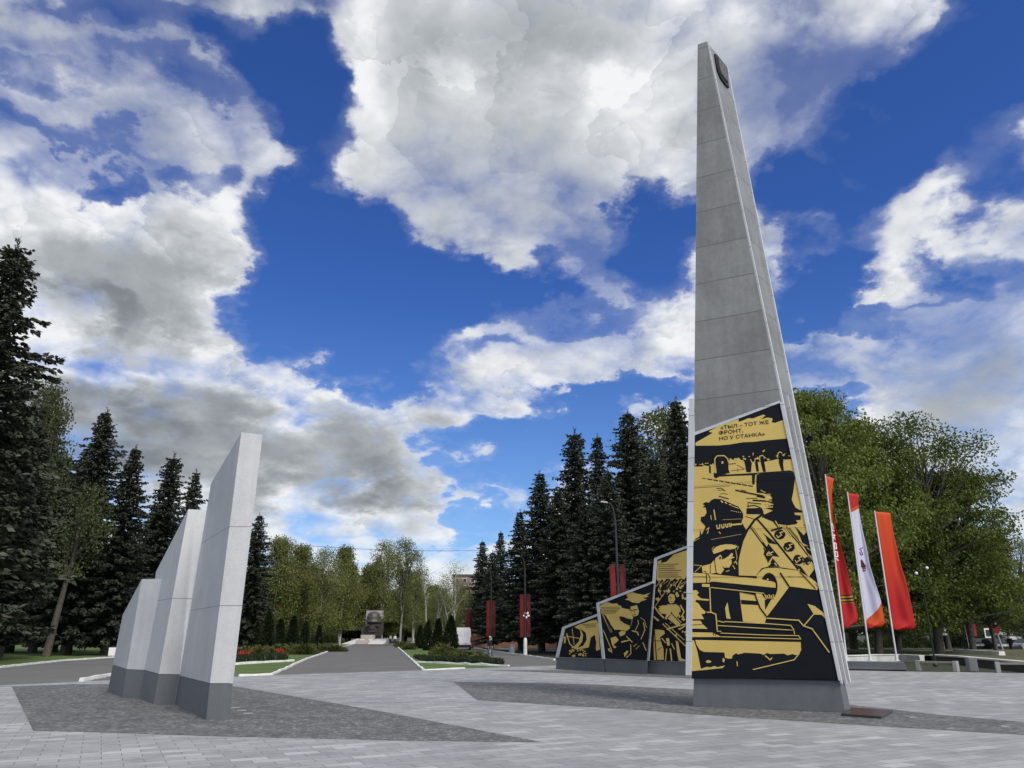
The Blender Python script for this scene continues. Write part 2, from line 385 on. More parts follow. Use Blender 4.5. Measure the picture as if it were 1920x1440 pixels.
def ground_mat(name, lo, mid, hi, scale=.6, fine=9.0, rough=.9, bs_=.3):
    m, nt, bs = newmat(name); p = position(nt)
    n1 = noise_tex(nt, p, scale, 6, .65); n2 = noise_tex(nt, p, fine, 4, .7)
    f = math_(nt, 'ADD', math_(nt, 'MULTIPLY', n1, .55), math_(nt, 'MULTIPLY', n2, .45))
    lk(nt, ramp(nt, f, [(.32, lo), (.5, mid), (.68, hi)]), bs.inputs['Base Color']); bs.inputs['Roughness'].default_value = rough
    bump(nt, bs, n2, bs_, .03)
    return m
def brick_mat(name, c1, c2, mortar):
    m, nt, bs = newmat(name); b = nd(nt, 'ShaderNodeTexBrick'); mp = nd(nt, 'ShaderNodeMapping'); lk(nt, objco(nt), mp.inputs[0])
    mp.inputs['Rotation'].default_value = (rad(90), 0, 0); lk(nt, mp.outputs[0], b.inputs['Vector']); b.inputs['Scale'].default_value = 1.0
    b.inputs['Brick Width'].default_value = .5; b.inputs['Row Height'].default_value = .16; b.inputs['Mortar Size'].default_value = .015
    b.inputs['Color1'].default_value = (*c1, 1); b.inputs['Color2'].default_value = (*c2, 1); b.inputs['Mortar'].default_value = (*mortar, 1)
    n = noise_tex(nt, objco(nt), .8, 4, .6)
    lk(nt, mixc(nt, 1.0, b.outputs['Color'], ramp(nt, n, [(.3, (.75,) * 3), (.7, (1.15,) * 3)]), 'MULTIPLY'), bs.inputs['Base Color']); bs.inputs['Roughness'].default_value = .85
    return m

PAVING = paving_mat(); COBBLE = cobble_mat()
ASPHALT = ground_mat('worn_asphalt', (.085, .083, .079), (.115, .112, .106), (.145, .14, .132), .35, 14)
LAWN = ground_mat('spring_lawn', (.034, .062, .009), (.066, .112, .016), (.105, .150, .028), .35, 6)
SOIL = ground_mat('dark_park_ground', (.012, .018, .007), (.024, .034, .012), (.042, .048, .02), .25, 4)  # dark mix of grass and dirt colour
WHITEWASH = plain('whitewashed_stone', (.66, .66, .64), .85, .22, 2.0)
STONE_LIGHT = granite('pale_granite_slabs', (.47, .482, .490), (.585, .595, .602), .5, 45, .20)
STONE_GREY = granite('grey_granite_slabs', (.195, .203, .199), (.30, .307, .300), .5, 60, .44, (8.68, 1.27), .014)
PLINTH_GREY = granite('flamed_grey_granite', (.085, .094, .102), (.165, .177, .19), .6, 140, .25)
PLINTH_DARK = granite('dark_polished_granite', (.10, .108, .118), (.17, .18, .195), .32, 140, .18)
FRAME_WHITE = granite('white_stone_frame', (.46, .48, .50), (.60, .62, .64), .5, 110, .14, (.4, 1.3), .010, (.2, .2, .21))
MURAL_DARK = plain('mural_black', (.0085, .0105, .0145), .7, .22, 1.2, spec=.12)
MURAL_GOLD = plain('mural_gold', (.60, .44, .130), .6, .10, .8, spec=.2)
BLACK = plain('black_paint', (.014, .014, .016), .4, .2)
STEEL = plain('galvanised_steel', (.42, .43, .44), .45, .15, 8, metallic=.6)
GREY_PAINT = plain('grey_painted_metal', (.25, .26, .27), .5, .15)
CONCRETE = plain('cast_concrete', (.30, .305, .30), .85, .2, 2.0, bmp=.1)
RED = plain('red_banner_fabric', (.15, .006, .009), .6, .15, 1.5)
DARKRED = plain('dark_red_panel', (.085, .005, .009), .55, .18, 1.5)
WHITE = plain('white_paint', (.78, .79, .80), .4, .05)
GLASS = plain('dark_window_glass', (.02, .025, .03), .12, .2)
WOOD = plain('grey_bench_wood', (.24, .21, .17), .7, .25, 5)
# ================================================================== the ground, laid as sheets
def sheet(name, pts, mat, z, label=None, kind='structure'):
    mb = MB(); mb.add([(p[0], p[1], z) for p in pts], [tuple(range(len(pts)))])
    o = mb.build(name, mat); o['kind'] = kind
    if o.data.polygons[0].normal.z < 0: o.data.flip_normals()
    return o
def G(*pp): return [gnd(x, y) for x, y in pp]
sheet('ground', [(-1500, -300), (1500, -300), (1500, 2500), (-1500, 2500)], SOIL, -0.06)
edge = G((0, 1285), (204, 1275.5), (445, 1268.6), (510, 1265.7), (793, 1257), (871, 1253.5), (953, 1250.7), (1041, 1248)) 
edge_r = G((1590, 1256.7), (1702, 1259), (1920, 1262))
d0 = (edge[0] - edge[1]).normalized()
plaza = [edge[0] + d0 * 30] + edge + [Vector((8, 52.5, 0)), Vector((16, 47, 0))] + edge_r + [edge_r[-1] + Vector((30, -6, 0)), Vector((70, -25, 0)), Vector((-60, -25, 0)), Vector((-60, 20, 0))]
sheet('plaza_paving', plaza, PAVING, 0.0)
# lawns and roads
Lk = [gnd(-330, 1279), gnd(0, 1252), gnd(120, 1239), gnd(213, 1233), Vector((-36, 100, 0)), Vector((-42, 150, 0))]   # outer kerb of the road on the left
sheet('road', [Lk[0] + Vector((-25, -8, 0))] + [Vector((-60, 20, 0)), edge[0] + d0 * 30] + edge[:3] + [gnd(440, 1252), gnd(440, 1235), Vector((-32, 80, 0)), Vector((-38, 150, 0))] + Lk[::-1], ASPHALT, -0.008)
pathL = [gnd(510, 1265.7), gnd(575, 1236), gnd(640, 1213), Vector((-29.5, 150, 0)), Vector((-32.5, 172, 0))]
pathR = [gnd(793, 1257), gnd(766, 1232), gnd(742, 1210), Vector((-23, 172, 0))]
sheet('path', pathL + pathR[::-1], ASPHALT, -0.004)
rightL = [gnd(954, 1250.4), gnd(905, 1237), gnd(880, 1222), Vector((-10.5, 110, 0)), Vector((-14, 170, 0))]
rightR = [gnd(1041, 1248) + Vector((2.5, 1.5, 0)), gnd(1040, 1238), gnd(980, 1229), gnd(923, 1221.4), gnd(890, 1215.5), Vector((-8, 170, 0))]
sheet('road', rightL + rightR[::-1], ASPHALT, -0.006)
sheet('lawn', [gnd(510, 1265.7), gnd(445, 1268.6), gnd(300, 1271)] + [gnd(440, 1235), Vector((-32, 80, 0)), Vector((-38, 150, 0)), Vector((-33, 172, 0))] + pathL[:0:-1], LAWN, -0.012)
sheet('lawn', pathR + [Vector((-14, 170, 0)), Vector((-10.5, 110, 0)), gnd(880, 1222), gnd(905, 1237), gnd(954, 1250.4), gnd(871, 1253.5)], LAWN, -0.016)
sheet('lawn', Lk + [Vector((-110, 150, 0)), Vector((-110, 20, 0))], LAWN, -0.02)
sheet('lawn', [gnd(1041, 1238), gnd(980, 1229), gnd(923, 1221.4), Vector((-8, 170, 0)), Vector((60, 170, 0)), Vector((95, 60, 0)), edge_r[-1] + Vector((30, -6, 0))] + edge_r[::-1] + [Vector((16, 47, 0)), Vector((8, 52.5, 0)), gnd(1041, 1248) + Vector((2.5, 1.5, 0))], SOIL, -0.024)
# dark sett patches in the paving
sheet('sett_paving', G((22, 1287), (140, 1283), (300, 1283), (440, 1287), (700, 1331), (1018, 1392), (760, 1389), (384, 1380), (210, 1374), (62, 1370)), COBBLE, 0.004)
sheet('sett_paving', G((850, 1278.5), (1100, 1282.5), (1298, 1293), (1600, 1322), (1760, 1340), (1920, 1354)) + [Vector((16, 18.2, 0)), Vector((11, 16.4, 0))] + G((1920, 1378), (1600, 1359), (1298, 1339), (1180, 1330), (1040, 1322), (895, 1313)), COBBLE, 0.004)
sheet('sett_paving', G((905, 1256.5), (1041, 1256.5), (1130, 1259), (1290, 1265), (1420, 1268), (1420, 1278), (1297, 1272.5), (1100, 1264)), COBBLE, 0.004)

# ------------------------------------------------------------------ whitewashed kerbs
def strip(name, pts, w, h, mat, z=-.03, wob=0.0, seed=1):
    """a raised strip that follows a line, its top a little uneven"""
    rnd = random.Random(seed); P = []
    for a, b in zip(pts[:-1], pts[1:]):
        k = max(1, int((b - a).length / .8))
        P += [a.lerp(b, i / k) for i in range(k)]
    P.append(pts[-1]); mb = MB(); vs = []; fs = []
    for i, p in enumerate(P):
        t = (P[min(i + 1, len(P) - 1)] - P[max(i - 1, 0)]); t.z = 0; t.normalize(); s = Vector((-t.y, t.x, 0))
        o = s * rnd.uniform(-wob, wob); hh = h * (1 + rnd.uniform(-wob, wob) * 2.5)
        vs += [p + o - s * w / 2 + Vector((0, 0, z)), p + o + s * w / 2 + Vector((0, 0, z)), p + o + s * w * .4 + Vector((0, 0, hh)), p + o - s * w * .4 + Vector((0, 0, hh))]
    for i in range(len(P) - 1):
        for j in range(4): fs.append((i * 4 + j, i * 4 + (j + 1) % 4, i * 4 + 4 + (j + 1) % 4, i * 4 + 4 + j))
    fs += [(0, 1, 2, 3), ((len(P) - 1) * 4 + 3, (len(P) - 1) * 4 + 2, (len(P) - 1) * 4 + 1, (len(P) - 1) * 4)]
    mb.add(vs, fs); o = mb.build(name, mat); o['kind'] = 'structure'; return o
strip('kerb', [p for p in Lk], .17, .10, WHITEWASH, wob=.05, seed=1)
strip('kerb', [gnd(448, 1268)] + pathL[:4], .15, .09, WHITEWASH, wob=.05, seed=2)
strip('kerb', pathR, .15, .09, WHITEWASH, wob=.05, seed=3)
strip('kerb', [gnd(793, 1257), gnd(871, 1253.2)], .16, .06, WHITEWASH, wob=.04, seed=4)
strip('kerb', rightR[1:], .17, .11, WHITEWASH, wob=.05, seed=5)
strip('kerb', [gnd(410, 1248), gnd(480, 1243.5), gnd(552, 1239.5)], .22, .11, WHITEWASH, wob=.16, seed=6)
strip('kerb', [gnd(783, 1241.5), gnd(830, 1243.5), gnd(900, 1247), gnd(951, 1249.3)], .22, .10, WHITEWASH, wob=.16, seed=7)
strip('kerb', [gnd(150, 1277.5), gnd(166, 1275)], .2, .12, WHITEWASH, wob=.08, seed=8)
strip('kerb', [gnd(170, 1273.5), gnd(200, 1268), gnd(240, 1263)], .2, .12, WHITEWASH, wob=.08, seed=9)
strip('kerb', [gnd(760, 1207.5), Vector((-14, 168, 0)), Vector((10, 150, 0)), Vector((40, 120, 0))], .5, .35, WHITEWASH, wob=.03, seed=10)
strip('kerb', [gnd(905, 1214), gnd(960, 1218.5), gnd(1050, 1221)], .17, .11, WHITEWASH, wob=.05, seed=11)

# ================================================================== pale folded stele on the left
def stele():
    base = [gnd(*p) for p in ((431.5, 1350), (386.5, 1350), (328, 1319.6), (288, 1321), (262, 1311), (229, 1308.5), (202, 1296))]
    root = thing('folded_stele', 'pale granite stele of three folded blades rising in steps, standing on the dark setts', 'monument', (base[2].x, base[2].y, 0))
    def up(b, q):                                   # the point above ground point b that the photo shows at q
        n = Vector((b.x, b.y, 0)).normalized(); return onplane(q[0], q[1], b, n)
    low = [up(b, q) for b, q in zip(base, ((436.7, 1281), (393.7, 1281), (337, 1266.8), (298, 1263.5), (270.5, 1256), (237.7, 1254.7), (211.5, 1246)))]
    tops = [((492.5, 815), (452.4, 810.5), (395.5, 906.7)), ((386.7, 956), (353, 954.7), (292.4, 1072)), ((293, 1086.7), (265.8, 1085.8), (230, 1153))]
    names = ('tall outer blade with two joints', 'middle blade', 'short inner blade')
    joints = [(None, 945, 1107.5), (None, 1113, 0), (None, 0, 0)]
    for k in range(3):
        A, B, C = base[2 * k], base[2 * k + 1], base[2 * k + 2]
        a, b, c = [low[2 * k + i].copy() for i in range(3)]
        tuck = (A - B).normalized() * .8 if k else Vector()       # the inner blades run on behind the outer ones
        A = A + tuck; a = a + tuck
        zc = (a.z + b.z + c.z) / 3
        mb = MB()
        cen = (A + B + C) / 3
        ins = [p.lerp(cen, .004) for p in (A, B, C)]
        mb.loft(ins, [q - Vector((0, 0, .012)) for q in (a.lerp((a + b + c) / 3, .004), b.lerp((a + b + c) / 3, .004), c.lerp((a + b + c) / 3, .004))])
        mb.build('plinth', PLINTH_DARK if False else PLINTH_GREY, root, world=True)
        tb = up(B, tops[k][1])
        nw = (tb - b).cross(c - b).normalized(); nn = (tb - b).cross(a - b).normalized()      # both faces stay flat
        tc = onplane(tops[k][2][0], tops[k][2][1], b, nw); ta = onplane(tops[k][0][0], tops[k][0][1], b, nn) + tuck
        mb = MB()
        # cut into courses at the joints, each course a hair apart
        zs = [0.0]
        hts = {0: (2.55, 4.45), 1: (2.9,), 2: ()}[k]
        def cutp(lo, hi, z):
            t = min(1, max(0, (z - lo.z) / (hi.z - lo.z))); return lo.lerp(hi, t)
        levels = [None] + list(hts) + [None]
        for i in range(len(levels) - 1):
            l0, l1 = levels[i], levels[i + 1]
            lo3 = [p if l0 is None else cutp(p, t, l0 + .006) for p, t in zip((a, b, c), (ta, tb, tc))]
            hi3 = [t if l1 is None else cutp(p, t, l1 - .006) for p, t in zip((a, b, c), (ta, tb, tc))]
            if l0 is not None and tc.z < l0: continue
            mb.loft(lo3, hi3)
        # dark bedding in the joints
        for z in hts:
            m3 = [cutp(p, t, z - .02) for p, t in zip((a, b, c), (ta, tb, tc))]; q3 = [cutp(p, t, z + .02) for p, t in zip((a, b, c), (ta, tb, tc))]
            ce = sum(m3, Vector()) / 3; mb.mi = 1
            mb.loft([p.lerp(ce, .012) for p in m3], [p.lerp(sum(q3, Vector()) / 3, .012) for p in q3]); mb.mi = 0
        o = mb.build('stone_blade', [STONE_LIGHT, PLINTH_GREY], root, world=True)
        o['label'] = names[k]
    return root
stele()

# ================================================================== murals: flat inlays laid on a panel
class Mural:
    """dark and gold inlays a few millimetres thick on a flat panel; shapes are given in the panel's picture and land on its plane"""
    def __init__(self, P, n): self.P = P; self.n = n; self.mb = MB(); self.z = 0; self.nz = 0
    def pt(self, q, lift): return onplane(q[0], q[1], self.P, self.n) + self.n * lift
    def poly(self, pts, gold, lift):
        self.nz += 1; lift += (self.nz % 50) * .00006
        a = [self.pt(q, lift) for q in pts]; self.mb.prism(a, -self.n * .003, 1 if gold else 0)
    def stroke(self, pts, w, gold, lift):
        for a, b in zip(pts[:-1], pts[1:]):
            d = Vector((b[0] - a[0], b[1] - a[1])); l = d.length
            if l < 1e-6: continue
            d /= l; s = Vector((-d.y, d.x)) * w / 2; e = d * w * .3
            A = Vector(a) - e; B = Vector(b) + e
            self.poly([A - s, B - s, B + s, A + s], gold, lift)
    def dot(self, c, rx, ry, gold, lift, n=14, wob=0.0, seed=0):
        r = random.Random(seed)
        self.poly([(c[0] + rx * (1 + r.uniform(-wob, wob)) * math.cos(2 * math.pi * i / n), c[1] + ry * (1 + r.uniform(-wob, wob)) * math.sin(2 * math.pi * i / n)) for i in range(n)], gold, lift)
def crop(x0, y0, s): return lambda pts: [(x0 + x / s, y0 + y / s) for x, y in pts]

FL = gnd(1298, 1325); FR = gnd(1586, 1337)
ET = (FR - FL).normalized(); EN = Vector((ET.y, -ET.x, 0))      # along the front and out of it
SD = Vector((1.01317, 1.22166, 0)).normalized()                  # along the narrow side, away from the viewer
def front(q): return onplane(q[0], q[1], FL, EN)
def obelisk():
    root = thing('obelisk', 'tall tapering grey granite obelisk with a black and gold mural on its lower front', 'monument', (6.7, 22.3, 0))
    # plinth, set back a little
    back = -EN * .05
    f0, f1, f2, f3 = front((1298, 1325)), front((1585, 1336.7)), front((1574, 1277.5)), front((1300, 1270.3))
    f0.z = f1.z = 0; zt = .757
    f2.z = f3.z = zt
    A = [f0 + back, f1 + back, f1 + back + SD * .45, f0 + back + SD * .9]; B = [f3 + back, f2 + back, f2 + back + SD * .40, f3 + back + SD * .85]
    mb = MB(); mb.loft(A, B); mb.build('plinth', PLINTH_GREY, root, world=True, bevel=.012)
    # shaft
    l0, r0, lt, rt = front((1297, 1270)), front((1574, 1276)), front((1308, 82)), front((1325, 79))
    l0.z = r0.z = .765; zt = (lt.z + rt.z) / 2; lt.z = rt.z = zt
    dep0, dep1 = .74, 1.587
    br0, brt = r0 + SD * dep0, rt + SD * dep1
    bl0, blt = l0 + SD * .9 + ET * .35, lt + SD * 1.2 + ET * .04
    mb = MB(); mb.loft([l0, r0, br0, bl0], [lt, rt, brt, blt]); mb.build('shaft', STONE_GREY, root, world=True)
    # raised edge strips that run up the corners: broad front strip, ridge and back strip on the side
    def up_line(p0, p1, z): return p0.lerp(p1, (z - p0.z) / (p1.z - p0.z))
    def band(a0, a1, w0, w1, out, name, mat, z0=.70, z1=None, cat=None):
        z1 = zt - .05 if z1 is None else z1; mb = MB()
        p0, p1 = up_line(a0, a1, z0), up_line(a0, a1, z1); t0 = (z0 - a0.z) / (a1.z - a0.z); t1 = (z1 - a0.z) / (a1.z - a0.z)
        ww = lambda t: w0 + (w1 - w0) * t
        n = out[0]; d = out[1]
        mb.loft([p0, p0 + d * ww(t0), p0 + d * ww(t0) + n, p0 + n], [p1, p1 + d * ww(t1), p1 + d * ww(t1) + n, p1 + n])
        return mb.build(name, mat, root, world=True)
    sn = Vector((SD.y, -SD.x, 0))                                # out of the narrow side
    band(r0, rt, .07, .05, (sn * .05, SD), 'edge_strip', FRAME_WHITE)
    m0, mt = r0 + SD * .30, rt + SD * .72
    band(m0, mt, .05, .03, (sn * .07, SD), 'edge_strip', FRAME_WHITE, z1=8.6)
    e0, et = br0 - SD * .09, brt - SD * .07
    band(e0, et, .09, .07, (sn * .05, SD), 'edge_strip', FRAME_WHITE)
    # light side cladding below the shoulder
    # white frame down both edges of the mural
    def fr(pts, th, name='mural_frame'):
        mb = MB(); mb.prism([front(q) for q in pts], EN * th); return mb.build(name, FRAME_WHITE, root, world=True)
    fr([(1286.5, 1266), (1297.5, 1265.6), (1303, 816), (1301, 748), (1292.5, 749)], .06)
    fr([(1572.5, 1275.6), (1576, 1276), (1467.5, 754), (1462.5, 755)], .05)
    fr([(1301.5, 817), (1463, 755.5), (1462, 751.5), (1301.5, 811)], .028)
    # mural panel
    art = [(1297.5, 1269.5), (1572.5, 1275.8), (1519, 1000), (1462.5, 755), (1303, 816.5)]
    mb = MB(); mb.prism([front(q) for q in art], EN * .02); panel = mb.build('mural_panel', MURAL_DARK, root, world=True)
    P = FL; M_ = Mural(FL + EN * 0.0, EN); g, k = True, False
    M_.pt = lambda q, lift: front(q) + EN * (.022 + lift)
    L1, L2, L3, L4 = .002, .005, .008, .011
    c4 = crop(1270, 720, 4.5); cB = crop(1285, 830, 7.385); cC = crop(1285, 930, 7.385); cD = crop(1285, 1060, 6.26)
    def Y(c, pts, l=L1): M_.poly(c(pts), g, l)
    def K(c, pts, l=L2): M_.poly(c(pts), k, l)
    def ys(c, pts, w, l=L3, s=7.385): M_.stroke(c(pts), w / s, g, l)
    def ks(c, pts, w, l=L2, s=7.385): M_.stroke(c(pts), w / s, k, l)
    # caption field and torn edges
    Y(c4, [(154, 497), (290, 420), (298, 410), (268, 407), (272, 398), (340, 362), (337, 358), (520, 297), (515, 318), (535, 318), (600, 290), (640, 292), (725, 260), (745, 268), (705, 300), (760, 285), (800, 290), (805, 305), (795, 325), (825, 330), (900, 303), (936, 460), (760, 475), (640, 490), (560, 492), (440, 512), (350, 520), (156, 522)])
    # river bank
    Y(cB, [(128, 335), (240, 332), (250, 320), (330, 325), (345, 305), (400, 310), (470, 300), (600, 290), (620, 215), (660, 242), (700, 225), (740, 210), (770, 240), (800, 258), (830, 268), (1100, 268), (1200, 248), (1280, 230), (1380, 238), (1470, 232), (1530, 480), (1580, 720), (1634, 960), (1688, 1235), (1000, 1255), (120, 1255)])
    Y(cC, [(114, 500), (1690, 470), (1700, 520), (1765, 800), (1805, 1000), (1858, 1225), (1856, 1255), (700, 1255), (600, 1110), (112, 1078)])
    for i in range(16):
        r = random.Random(i); x = r.uniform(600, 1480); M_.dot(cB([(x, r.uniform(185, 250))])[0], r.uniform(1, 3.2), r.uniform(.8, 1.8), g, L2, 7, .4, i)
    for i in range(10):
        r = random.Random(40 + i); x = r.uniform(130, 420); M_.dot(cB([(x, r.uniform(285, 325))])[0], r.uniform(1, 2.2), r.uniform(.6, 1.6), g, L2, 7, .4, i)
    K(cB, [(990, 445), (1060, 428), (1440, 408), (1505, 430), (1522, 480), (1500, 660), (1475, 790), (1500, 850), (1530, 900), (1570, 925), (1620, 945), (1622, 968), (1510, 970), (1520, 1000), (1600, 1010), (1600, 1070), (1530, 1075), (1560, 1110), (1530, 1130), (1420, 1145), (1300, 1130), (1160, 1072), (1060, 1030), (1090, 1000), (1220, 940), (1100, 905), (1230, 855), (1100, 805), (1210, 780), (1180, 730), (1080, 700), (990, 695), (985, 520)])
    K(cB, [(395, 420), (430, 420), (450, 448), (830, 430), (1330, 395), (1450, 385), (1490, 400), (1512, 432), (1440, 405), (1000, 432), (970, 450), (960, 580), (930, 580), (925, 452), (640, 462), (470, 472), (430, 495), (400, 480)])
    K(cB, [(430, 200), (520, 192), (570, 203), (600, 240), (600, 400), (560, 440), (440, 450), (425, 300)])
    ys(cB, [(415, 420), (412, 225), (445, 185), (540, 182), (590, 225), (600, 270)], 14)
    M_.dot(cB([(517, 277)])[0], 2, 2.4, g, L3)
    for pts in ([(820, 260), (900, 240), (922, 290), (912, 410), (850, 410)], [(968, 232), (1000, 240), (1012, 320), (1022, 400), (990, 402), (970, 300)], [(1040, 190), (1080, 200), (1102, 300), (1118, 405), (1080, 405), (1050, 290)], [(1290, 160), (1330, 150), (1362, 200), (1357, 300), (1367, 390), (1335, 390), (1300, 290)], [(330, 300), (355, 330), (357, 425), (335, 422)], [(585, 330), (620, 420), (560, 430)]): K(cB, pts)
    for pts in ([(1035, 260), (1032, 190), (1072, 178), (1100, 210)], [(1280, 215), (1285, 150), (1315, 128), (1340, 150)], [(965, 270), (968, 225), (1010, 228)], [(905, 235), (930, 280)], [(1260, 190), (1285, 175)]): ys(cB, pts, 11)
    for pts in ([(1065, 125), (1105, 95), (1092, 132)], [(1342, 175), (1388, 148), (1366, 192)], [(935, 140), (950, 150), (940, 190)]): Y(cB, pts, L3)
    for i in range(9):
        x = 235 + i * 80; y = 492 + i * 13; ks(cB, [(x, y), (x + 58, y + 10)], 15 if i else 8)
    for pts, w in (([(440, 637), (500, 632), (545, 660)], 9), ([(455, 665), (510, 655), (560, 670)], 6), ([(480, 715), (530, 705), (590, 715)], 6), ([(470, 745), (600, 780)], 13), ([(700, 660), (830, 690), (1080, 740)], 20), ([(780, 655), (840, 672)], 10), ([(850, 775), (1000, 772)], 8), ([(940, 800), (1120, 810)], 20), ([(870, 830), (1050, 850)], 12), ([(860, 880), (960, 870), (1040, 900)], 14), ([(1000, 740), (1100, 760)], 26), ([(600, 300), (700, 290)], 8), ([(720, 310), (820, 365)], 6), ([(640, 390), (820, 372)], 5), ([(730, 350), (730, 410)], 5), ([(870, 830), (880, 900)], 6), ([(130, 628), (620, 598)], 3)): ks(cB, pts, w)
    K(cB, [(850, 910), (1060, 905), (1088, 965), (1060, 992), (850, 990)])
    for pts, w in (([(1050, 660), (1080, 680), (1110, 690)], 10), ([(1120, 800), (1200, 812)], 12), ([(1100, 905), (1210, 890)], 14), ([(1110, 850), (1215, 862)], 8), ([(1130, 715), (1180, 715)], 9)): ys(cB, pts, w)
    # the works, smoke and the crane behind the man
    K(cC, [(240, 110), (290, 85), (330, 95), (360, 60), (410, 38), (500, 45), (600, 90), (740, 150), (800, 240), (805, 300), (780, 360), (850, 480), (870, 490), (800, 620), (755, 800), (735, 900), (730, 1000), (745, 1110), (520, 1100), (112, 1075), (114, 635), (150, 590), (200, 560), (210, 470), (225, 540), (260, 480), (282, 420), (215, 345), (220, 292), (270, 280), (300, 230), (285, 160), (245, 155), (275, 130)])
    for pts, w in (([(400, 195), (420, 330)], 15), ([(355, 270), (365, 330)], 9), ([(500, 70), (520, 90)], 18), ([(555, 90), (575, 105)], 16), ([(610, 118), (640, 128)], 13), ([(650, 140), (740, 172)], 9), ([(520, 330), (780, 318)], 4), ([(290, 470), (330, 440), (310, 520)], 11), ([(470, 500), (490, 520)], 12), ([(360, 605), (780, 530)], 4), ([(120, 630), (200, 585)], 5)): ys(cC, pts, w)
    for i in range(6): M_.dot(cC([(640 + i * 25, 205 + i * 5)])[0], 1.1, .8, g, L3, 6)
    for i, x in enumerate((435, 500, 560, 610)):
        w = 55 - i * 7; ys(cC, [(x, 405 - i * 8), (x + 12, 455 - i * 10), (x + w * .8, 448 - i * 10), (x + w * .75, 398 - i * 6)], 14)
    ys(cC, [(650, 400), (780, 388)], 22)
    # worker in a flat cap
    Y(cC, [(385, 775), (395, 735), (430, 705), (490, 682), (560, 670), (650, 672), (722, 700), (690, 730), (620, 742), (560, 738), (510, 765), (440, 790), (395, 802)], L3)
    Y(cC, [(455, 840), (475, 820), (495, 818), (512, 848), (505, 885), (560, 862), (605, 830), (640, 790), (665, 800), (652, 840), (690, 850), (640, 872), (648, 930), (612, 990), (540, 992), (505, 962), (540, 1020), (492, 1085), (432, 1060), (410, 925), (420, 862)], L3)
    Y(cC, [(233, 972), (300, 955), (358, 942), (400, 890), (412, 950), (440, 1062), (350, 1078), (242, 1062)], L3)
    for pts, w in (([(352, 955), (348, 1070)], 9), ([(408, 905), (432, 1062)], 11), ([(470, 870), (500, 855)], 7), ([(620, 885), (640, 880)], 5), ([(260, 1040), (290, 1050)], 10)): ks(cC, pts, w, L4)
    M_.dot(cC([(485, 858)])[0], 1.6, 3, k, L4)
    for pts, w in (([(680, 930), (700, 905), (718, 945)], 12), ([(700, 745), (718, 850), (712, 890)], 7), ([(380, 770), (375, 730), (400, 700)], 5), ([(120, 955), (230, 965), (140, 1050)], 7), ([(690, 675), (740, 710), (722, 740)], 6), ([(660, 960), (690, 1010)], 10)): ys(cC, pts, w)
    # spindle outline, rack and gears
    for pts, w in (([(868, 480), (800, 625), (752, 810), (733, 920), (738, 1110)], 12), ([(1080, 250), (960, 335), (855, 480)], 32), ([(995, 320), (1170, 520), (1390, 800), (1560, 1010)], 26), ([(905, 420), (1000, 550), (1125, 725)], 34), ([(1355, 410), (1560, 640), (1790, 945)], 16), ([(1400, 420), (1600, 650), (1780, 850)], 9), ([(1225, 340), (1295, 432)], 36), ([(1195, 480), (1340, 440)], 26), ([(840, 285), (955, 320)], 9), ([(1090, 720), (1150, 920)], 14), ([(1150, 985), (1060, 1010), (1000, 1090)], 15), ([(1320, 1070), (1440, 1255)], 30), ([(1150, 985), (1350, 1000), (1600, 1040)], 16), ([(1590, 1040), (1720, 1180), (1830, 1255)], 22), ([(740, 1110), (1010, 1120)], 20), ([(1440, 440), (1560, 580), (1580, 640)], 8), ([(1690, 430), (1640, 400)], 6)): ks(cC, pts, w)
    for pts, w in (([(918, 430), (1070, 640)], 9), ([(1250, 350), (1300, 430)], 14), ([(1350, 405), (1470, 560)], 13)): ys(cC, pts, w)
    for j, (cx, cy, r) in enumerate(((1312, 535, 76), (1440, 705, 80), (1568, 880, 76))):
        M_.dot(cC([(cx, cy)])[0], r / 7.385, r / 7.385 * .88, k, L2, 18, .06, j)
        ys(cC, [(cx + 50, cy - 40), (cx, cy - 25), (cx + 25, cy + 5), (cx - 20, cy + 35)], 13)
        ys(cC, [(cx - 45, cy + 10), (cx - 25, cy + 45)], 11)
    for pts in ([(1152, 660), (1302, 842), (1212, 830), (1152, 920), (1085, 800)], [(1212, 862), (1312, 980), (1150, 976)], [(1072, 510), (1190, 600), (1282, 672), (1152, 652), (1115, 560)], [(1520, 420), (1600, 500), (1640, 545), (1680, 500), (1700, 560), (1745, 740), (1700, 690), (1622, 645), (1590, 560)], [(1640, 690), (1720, 700), (1765, 830), (1700, 800)], [(1620, 880), (1690, 840), (1750, 905), (1700, 960), (1640, 930)], [(1800, 1000), (1840, 1215), (1715, 1112)], [(1530, 950), (1600, 975), (1700, 1110), (1640, 1080)]): K(cC, pts)
    for pts, w in (([(1130, 810), (1160, 775), (1170, 800), (1215, 775)], 16), ([(1135, 825), (1200, 815)], 12), ([(1160, 960), (1180, 930)], 14), ([(1240, 930), (1265, 960)], 16), ([(1690, 720), (1740, 760)], 10), ([(1700, 930), (1725, 915)], 12)): ys(cC, pts, w)
    for i in range(14):
        r = random.Random(70 + i); M_.dot(cC([(r.uniform(1580, 1740), r.uniform(760, 960))])[0], r.uniform(.8, 2.2), r.uniform(.7, 1.8), bool(i % 2), L3, 7, .3, i)
    # headstock, shaft and lathe bed
    s6 = 6.26
    K(cD, [(90, 95), (620, 120), (700, 318), (700, 660), (1000, 640), (1820, 1330), (78, 1330), (78, 100)], L2)
    Y(cD, [(832, 150), (860, 90), (930, 38), (1060, 30), (1340, 65), (1450, 150), (1562, 262), (1548, 290), (1225, 247), (1090, 430), (955, 608), (935, 680), (680, 660), (655, 470), (640, 312), (700, 320), (830, 350)], L3)
    M_.dot(cD([(985, 248)])[0], 100 / s6, 160 / s6, k, L4, 22)
    L5, L6, L7 = .014, .017, .020
